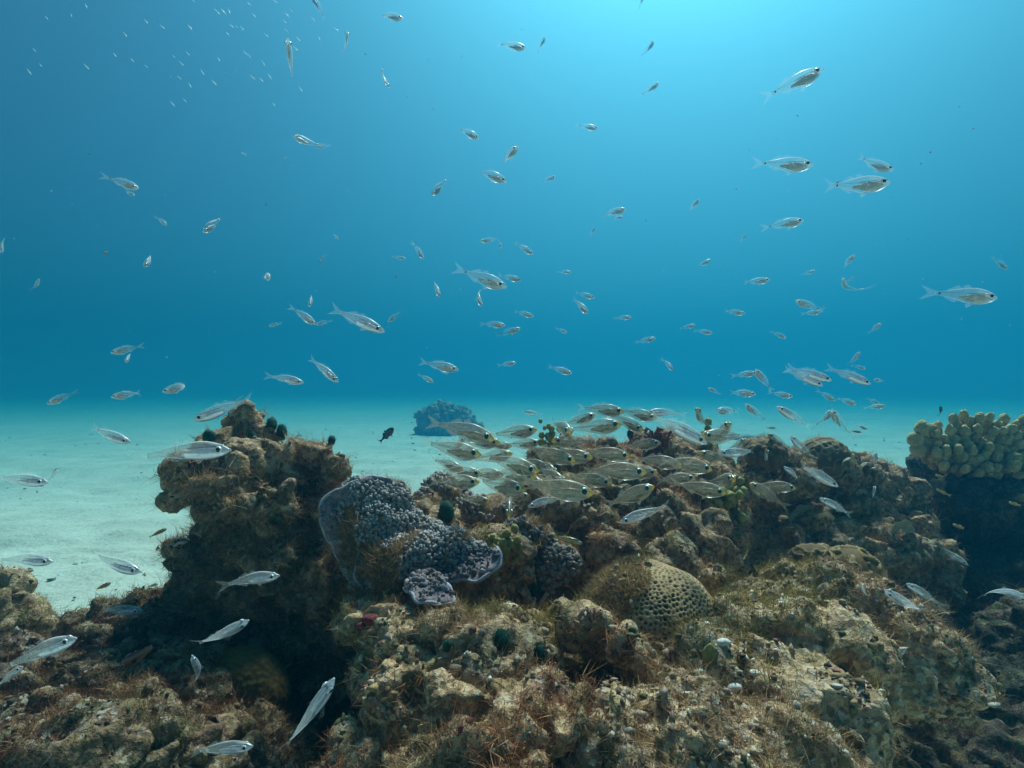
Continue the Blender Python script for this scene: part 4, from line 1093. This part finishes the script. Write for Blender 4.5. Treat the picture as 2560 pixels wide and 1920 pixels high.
# kind, pixel x, pixel y, length in pixels, heading (degrees, 0 = right, 90 = up), turn towards the viewer, bend | what singles it out
FISH = """
g 797 20 56 118 20 0|cut by the top edge, diving up, left of the top centre
g 726 154 58 60 62 0|turned end on with head up, alone in the upper left water
g 866 108 34 50 60 0|tiny and end on, below the two fish at the top edge
g 768 355 50 172 50 0|short and deep, facing left, upper of a close pair at left
g 809 367 34 195 30 1|thin, facing left, touching the short deep one's tail
g 607 384 26 -35 20 0|speck sized, drifting alone far left of the short deep one
g 712 395 16 10 20 0|speck sized, just left of the short deep one
g 307 457 90 -20 5 0|long outlined body, larger of a pair in the upper left blue
g 321 482 38 -22 5 0|small, swimming right under the larger one of the upper left pair
g 404 552 40 -38 10 0|pale yellowish sliver, nose down, in the left blue water
g 533 560 60 -104 48 0|seen from above with fins spread and tail up, in the left blue
g 838 591 26 -40 20 0|tiny, nose down, in the empty blue left of centre
g 972 39 80 -18 8 0|dark bellied, near the top edge left of centre
g 957 194 68 -57 10 0 65|needle thin, pointing steeply down, below the one near the top edge
g 1276 113 84 -16 8 0|dark bellied, larger of a pair at the top centre
g 1350 115 42 52 25 0|small, nose up, right of the dark bellied one at the top centre
g 1618 126 48 52 25 0|small, nose up, in the brightest light at the top
g 1622 225 52 27 30 0|dark bellied, head up right, below the bright glow
g 1602 8 34 70 30 0|only a pale tail showing at the top edge in the bright glow
g 1167 330 74 -30 5 0|nose down right, in the upper centre above a pair of bent ones
g 1466 317 60 -9 5 0|level, alone in the upper right of centre
g 1270 389 52 10 58 0|round and end on, just above centre of the upper water
g 1223 435 98 -24 0 1|long with forked tail raised, below the round end on one
g 1101 465 70 -122 30 0|heading down left with tail up, left of the long forked one
g 1369 449 40 14 25 0|small, right of the long forked one
g 1530 531 62 4 35 0|plump, upper of a touching pair in the right of centre
g 1542 545 30 8 25 0|little, tucked under the plump one's belly
g 1479 581 26 58 30 0|tiny, nose up, left below the touching pair
g 1613 556 16 80 30 0|speck sized, nose up, right of the touching pair
g 867 476 14 -30 20 0|speck sized, alone in the blue left of centre
g 1980 210 158 23 8 0|largest in the bright water at right, rising with yellow spotted belly
g 1955 410 150 -4 5 0|long and level, upper left of the big trio at the right
g 2182 410 102 -20 8 0|nose down, upper right of the big trio at the right
g 2135 463 172 3 5 0|longest and lowest of the big trio at the right
g 1731 514 30 35 55 0|tiny, end on, in the bright water right of centre
g 1957 560 102 9 5 0|level with dark gut, below the big trio at the right
g 1857 597 20 60 45 0|speck sized, end on, below the level one with dark gut
g 4 611 52 -70 20 0|yellowish, half cut by the left edge
g 91 713 40 48 20 0|yellowish blurred sliver, rising near the left edge
g 374 650 44 -80 52 0|small, seen from above with nose down, in the left blue
g 809 642 26 -142 15 0|tiny, heading down left, alone left of centre
g 666 692 44 -12 55 0|round and end on, facing right, left of the centre
g 779 749 40 -86 50 0|small, head down, above the overlapping pair left of centre
g 758 788 80 -36 5 0|nose down right, left of the overlapping pair
g 810 806 42 194 10 0|facing left, its head behind the nose down one's snout
g 690 811 36 194 10 0|tiny, facing left, left of the overlapping pair
s 893 800 152 -24 4 0|largest in the blue left of centre, nose down right
g 988 790 46 220 15 0|slim, heading down left, right of the largest silver one
g 317 873 78 194 4 0|facing left, alone in the blue at the left
g 321 893 30 -60 55 0|tiny yellowish, hanging under the belly of the left facing one
g 154 994 74 205 6 0|faint, facing down left, lowest left at the sand's far edge
g 319 986 78 189 6 0|bright eyed, facing left, middle of three over the far sand
g 451 967 90 196 4 1|facing left, right one of three over the far sand at the left
s 713 947 98 -12 4 0|level, facing right, above the pinnacle's right shoulder
s 809 924 102 -38 12 0|deep bodied, nose down, right above the pinnacle's right shoulder
s 560 1023 152 201 8 0|facing left, passing in front of the pinnacle's top knob
s 268 1087 130 -17 4 0|see through body over pale sand left of the pinnacle
s 463 1129 232 2 2 0|largest, level, passing in front of the pinnacle's ledge
s 50 1199 150 -5 4 0|cut by the left edge, upper of two over pale sand
s 134 1188 56 46 20 0|short, nose up, crossing the head of the cut one at the left
s 62 1398 150 -4 4 0|cut by the left edge, lower of two over pale sand
s 280 1409 168 -12 8 0|blunt headed with hanging fin, over pale sand left of the dark rock
s 626 1448 152 8 4 0|bright headed, level, before the pinnacle's dark face
t 397 1331 46 25 5 0|slanting up over pale sand beside the pinnacle
b 447 1361 62 22 15 0|small, half lost against the pinnacle's left edge
t 257 1466 48 24 5 0|slanting up below the blunt headed silver fish
t 362 1436 22 20 55 0|tiny end on, right of the blunt headed silver fish's chin
t 358 1470 26 40 45 0|tiny, at the tip of the small pale rubble rock
t 383 1463 32 18 20 0|tiny, right one of two at the small pale rock's tip
t 189 1524 22 -10 50 0|speck sized, alone over sand at the lower left
s 295 1528 132 4 6 0|blue eyed, in front of the small rubble rock at the lower left
s 101 1629 205 21 4 0|big and rising, over the rubble near the left edge
s 23 1692 96 36 6 0|head only, cut by the left edge at the lower left
s 552 1590 168 30 4 .25 40|slim and rising, before the dark pinnacle foot
s 500 1680 100 106 14 1 30|curved like a bow, head up, in the dark lower left
s 774 1793 240 58 4 .15 60|longest, steeply rising, in the dark gap at the bottom
s 552 1872 168 7 4 0|bright headed, level, near the bottom edge at the left
b 350 1637 104 212 10 0|resting over the rubble, heading down left
b 700 1690 112 212 10 0|barely visible in the dark hollow at the bottom
g 996 644 37 -8 5 0|small, left one of two in the centre left water
g 1046 626 54 -58 12 0|slim, nose down, right one of two in the centre left water
g 1225 600 50 186 5 1|facing left, its tail touching a dark sliver
g 1250 609 30 -72 20 0|dark thin sliver, nose down, at the left facing one's tail
g 1309 620 60 -33 5 0|nose down right, right of the dark sliver
g 1202 694 140 -22 10 0|largest in the middle of the picture, rounded silver head
g 1274 694 62 -14 5 0|half hidden behind the big rounded head in the middle
g 1091 720 54 -66 45 0|plump, head down, left below the big one in the middle
g 1194 741 60 -68 40 0|head down, one fin out, below the big one in the middle
g 1410 680 38 0 5 0|small, level, right of the big one in the middle
g 1462 737 52 -18 5 0|nose down, upper of two right of the middle
g 1451 764 56 -55 42 0|plump, head down, lower of two right of the middle
g 1556 794 46 3 10 0|oval, level, right of the plump head down one
g 1309 784 54 -15 5 0|top one of three close under the middle
g 1231 811 66 -4 5 0|level left one of three close under the middle
g 1270 830 66 17 8 0|head up, lowest of three close under the middle
g 1404 826 34 -22 5 0|small, nose down, right of the three under the middle
g 1612 851 50 12 25 0|plump, head up right, above the crowd of amber fish
g 1097 914 102 -12 3 0|long with black tail tips, above the far sand mound
g 1112 930 20 -20 45 0|speck sized, under the belly of the long black tipped one
g 1266 910 48 8 15 0|oval, level, halfway between two larger ones above the sand
g 1400 924 64 -18 6 0|raised tail, above the sand right of the oval one
g 1064 945 46 -27 10 0|small, nose down, left below the long black tipped one
g 1670 910 34 -70 52 0|tiny, end on, above the crowd at the ridge
s 1334 1033 50 172 6 0|small with blue belly, facing left, right of the far sand mound
k 967 1087 50 46 6 0|forked tail down, over pale sand left of the far mound
g 931 1080 16 -40 20 0|speck sized, left of the black fish over the sand
g 1756 660 46 28 8 0|small, head up right, in the right half above the reef
g 1889 703 70 6 5 0|level, clear outlined, in the right middle water
g 2019 682 32 16 25 0|small, right of the level clear outlined one
g 2118 655 32 60 52 0|tiny, end on, right middle water above a curled one
g 2124 700 20 40 40 0|speck sized, touching the curled one's head
g 2114 720 58 128 30 2|curled with head up, in the right middle water
g 1834 780 56 -8 8 0|yellow lipped, level, in the right middle water
g 2023 764 76 161 5 0|facing up left, upper of a crossed pair at the right
g 2027 782 50 6 5 0|thin, facing right, lower of a crossed pair at the right
g 1717 817 42 13 15 0|left one of two nose to tail above the ridge
g 1758 829 48 -8 5 0|right one of two nose to tail above the ridge
g 1945 836 44 -24 8 0|small, nose down, between the crossed pair and the school below
g 2186 821 28 60 50 0|tiny, end on, alone at the right
g 2404 737 168 -6 4 0|long faint outline, far right in open water
g 2499 657 44 -58 25 0|pale blurred ghost, head down, near the right edge
g 1859 936 64 8 5 0|left one of the low school, its nose at another's head
g 1910 951 74 130 8 0|head up left, tail down, meeting the nose of the left one
s 2021 934 116 -17 4 0|upper of a big overlapping pair in the low school
s 2007 943 104 -24 4 0|lower of a big overlapping pair in the low school
s 2122 939 112 -22 4 0|big, right of the overlapping pair in the low school
g 2137 897 34 84 48 0|end on, head up, above the big right one of the low school
g 2145 917 34 -14 20 0|small, below the end on head up one
g 1787 978 40 155 15 0|plump, facing up left, above the yellow headed ones
g 1852 982 74 -5 4 0|slim, level, with dark snout below the low school
g 1951 986 60 -10 5 0|slim, level, right of the dark snouted one
g 2064 988 52 -31 8 0|nose down, left one of two in line at the right
g 2114 1002 54 -17 5 0|dark bellied, right one of two in line at the right
g 2186 1017 52 8 10 0|faint, level, above the gap beside the finger coral
g 2182 1002 34 -30 20 0|fainter, just above the faint level one
g 2198 951 36 175 20 0|barely visible, facing left, high above the gap
g 1821 1027 72 176 28 0|deep and round, facing left, over the far sand
g 1890 1033 74 141 5 0|facing up left, tail down right, left of a darker one
s 1986 1044 108 149 4 0|dark bellied, facing up left, over the far sand
g 2062 1048 48 84 48 0|head up, left of the one with hooked tail
g 2100 1060 88 122 6 1|hooked tail hanging down, facing up left
g 2149 1064 42 -25 10 0|small faint, nose down, right of the hooked tail one
w 1927 1070 24 0 5 0|tiny and slim, just above the skyline left of the brain coral
w 2139 1079 28 -6 5 0|tiny and slim, over sand right of the brain coral
y 1749 1046 54 118 48 0|head up with yellow brow, alone above the ridge
k 2353 1029 32 120 25 0|small with pale band, perched on top of the finger coral
y 1500 1024 98 -3 4 0|topmost in the crowd on the ridge
y 1443 1052 80 15 6 0|red eyed, head up, second row left of the topmost one
y 1480 1069 124 3 4 0|long, just below the topmost one of the crowd
y 1280 1081 106 2 3 0|neat single one over sand at the crowd's left
y 1154 1074 146 -9 3 0|long one crossing the foot of the far mound
y 1193 1105 98 -2 4 0|under the long one that crosses the far mound
y 1403 1068 40 -30 62 0|end on with orange head, left of the ridge top
y 1562 1052 76 -28 30 0|turned head down, right end of the ridge top
y 1589 1034 84 -20 10 0|pale tailed, behind the big silver fish's tail
y 1123 1122 140 -7 4 0|pale forked tail over sand at the crowd's left edge
y 1115 1160 78 -12 22 0|dusky, lowest left of the crowd against the sand
y 1146 1180 102 -1 5 0|yellow mouthed, below the dusky one at the left
y 1239 1113 70 8 8 0|small, right of the single one over sand
y 1301 1110 84 3 8 0|reddish eyed, between the sand and the ridge top
y 1368 1135 122 -7 3 0|big eyed, upper middle of the crowd
y 1414 1139 108 -2 4 0|half behind the big eyed one in the crowd's middle
y 1508 1133 112 -3 4 0|brownish, right of the big eyed middle ones
y 1441 1105 108 182 4 0|faint, facing left against all the others near the top
y 1272 1158 128 -7 3 0|white tailed, in the very middle of the crowd
y 1330 1158 76 -5 12 0|short, nose just past the white tailed middle one
y 1531 1175 140 -5 3 0|largest, at the crowd's right over the ridge
y 1585 1183 94 -3 5 0|nose just past the largest one at the right
y 1270 1186 118 -4 4 0|below the white tailed middle one
y 1317 1199 66 -10 30 0|short, lower middle, nose pointing at the ridge
y 1372 1187 66 -25 38 0|turned towards us, lower middle of the crowd
y 1360 1166 50 -20 58 0|nearly end on, between the turned ones in the middle
y 1239 1214 128 5 4 0|low and faint, just above the lilac clumps
y 1185 1249 66 -8 15 0|dim, resting low behind the plate coral
y 1383 1222 168 2 3 0|very long and faint, along the bottom of the crowd
y 1407 1238 84 0 6 0|orange nosed, big eyed, under the very long faint one
y 1570 1243 114 22 4 0|head up right, low on the ridge face at the right
y 1272 1255 38 -80 58 0|end on, head down, lowest in the crowd
y 1204 1184 94 5 5 0|faint, between the yellow mouthed one and the middle
y 1134 1204 112 -2 5 0|faintest, lowest over the sand gap
y 1286 1243 64 20 15 0|pale forked tail up, above the silver left facing fish
y 1708 1158 122 -5 3 0|brown, below the red seaweed
y 1743 1219 108 -4 4 0|tan tailed, lower of two below the red seaweed
y 1817 1091 120 176 6 0|facing left, behind the orange headed end on one
y 1804 1080 44 75 62 0|end on with orange head, above the right facing silver one
y 1947 1104 64 154 8 0|dusky, facing up left, on the skyline beside the brain coral
y 1791 1123 42 150 52 0|small, head turned left, left of the long silver blue one
y 1791 1145 80 164 8 0|dim, facing left, under the long silver blue one
y 1919 1158 66 102 15 0|brownish, tail hanging straight down, right of the ridge
y 1917 1236 94 157 4 0|yellow browed, facing up left, before the dark hollow
y 1934 1215 86 -5 4 0|facing right, above the yellow browed one at the hollow
y 1810 1202 38 80 58 0|end on, small, left of the dark hollow
y 1640 1152 96 -8 8 0|shadowy, right under the big silver fish by the seaweed
y 1600 1112 84 12 10 0|pale, head up right, left of the red seaweed
y 1466 1196 104 -6 6 0|dim, low between the largest one and the short ones
y 1226 1142 96 4 8 0|see through, over the sand edge left of the big eyed one
y 1684 1196 88 8 8 0|dim, squeezed between the two below the red seaweed
y 1843 1115 36 70 55 0|end on, tiny, above the long silver blue one
s 1687 1067 178 -28 4 0|big, nose down right, striking across the ridge's red seaweed
s 1665 1032 100 178 6 0|facing left, just above the big nose down one
s 1852 1132 116 180 4 0|long, facing left, level before the right rocks
s 2004 1119 88 136 8 0|facing up left, upper of three before the brain coral
s 2038 1184 126 -30 4 0|nose down right, crossing the other two before the right reef
s 1982 1184 64 145 14 0|short, facing up left, left of the crossing one
s 2090 1267 98 153 6 0|facing up left, beside the white frilly fan alga
s 2186 1156 54 92 20 0|upright, head up, over the right slope
s 2184 1232 44 115 42 0|small upright, below the other upright one on the slope
s 2379 1388 58 -36 38 0|stubby, nose down, at the right slope's dark edge
s 2264 1510 136 146 4 0 -40|facing up left, lower of two before the dark right wall
s 2307 1484 102 149 4 0|facing up left, upper of two before the dark right wall
s 2503 1475 130 -18 4 0 45|nose down right, cut near the right edge before the dark wall
s 2158 1475 48 122 30 0|small, head up, behind the pale boulder's crest
s 1368 1251 102 197 4 0|facing left, bright belly, at the foot of the amber crowd
s 1613 1284 136 198 4 0|facing left, bright head low on the ridge face
s 1138 1121 80 48 14 0|rising among the amber ones at the crowd's left
s 866 1354 130 -2 4 0|lower of two close together before the lilac plate coral
s 885 1339 90 -2 8 0|upper of two close together before the lilac plate coral
t 1418 1349 78 -13 4 0|largest, beside a dark hole right of the lilac coral
t 1527 1750 64 -68 8 1|nose down on the pale foreground rock
w 2355 1230 38 155 8 0|upper of two before the dark wall below the finger coral
w 2399 1317 42 160 8 0|lower of two before the dark wall below the finger coral
w 2351 1191 34 165 15 0|dim, highest before the dark wall
w 2537 1260 38 165 10 0|nearest the right edge before the dark wall
w 2032 1141 26 160 15 0|tiny, before the skyline brain coral
"""
for row in FISH.strip().splitlines():
    a, lab = row.split("|"); k, *num = a.split(); px, py, lp, an, yw, bd = map(float, num[:6]); rl = float(num[6]) if len(num) > 6 else 0.0
    pre = NAMES[k][2]
    if bd == 0: bd = [0, .3, -.3, .55, -.55, 0][(int(px) * 7 + int(py) * 3) % 6]
    if k == 'y':
        lp *= 1.18; an += ((int(px) * 13 + int(py) * 5) % 21 - 10) * .9; yw += ((int(px) * 5 + int(py) * 11) % 25) * .8
    add_fish(k, px, py, lp, an, yw, bd, pre + " " + lab, roll=rl)

# thin cloud of fry at the upper left
FRY = [(178, 37), (215, 14), (118, 46), (312, 85), (364, 52), (405, 66), (476, 70), (541, 27), (560, 30), (572, 26), (578, 64), (591, 66), (604, 70), (571, 86), (624, 11), (634, 37), (688, 3), (717, 36), (727, 25), (711, 53), (717, 77), (719, 100), (745, 97), (782, 47), (798, 95), (839, 72), (286, 136), (332, 152), (365, 165), (433, 140), (452, 157), (469, 133), (546, 147), (612, 131), (623, 139), (658, 157), (630, 192), (652, 198), (674, 190), (505, 179), (447, 193), (534, 205), (474, 212), (430, 258), (461, 250), (101, 162), (215, 165), (72, 178), (684, 260), (751, 222), (85, 124), (484, 2), (738, 120), (665, 87)]
rf = random.Random(3)
for (x, y) in FRY:
    o = add_fish('f', x, y, rf.uniform(13, 22), rf.choice([-48, -52, -40, 130, -60]) + rf.uniform(-6, 6), rf.uniform(-15, 15), 0, "tiny pale fry in the thin cloud scattered across the upper left water", d=4.2 + rf.uniform(-.6, .8), fry=True)
    o.name = "fry"; o["category"] = "fry"; o["group"] = "tiny pale fry in the upper left water"
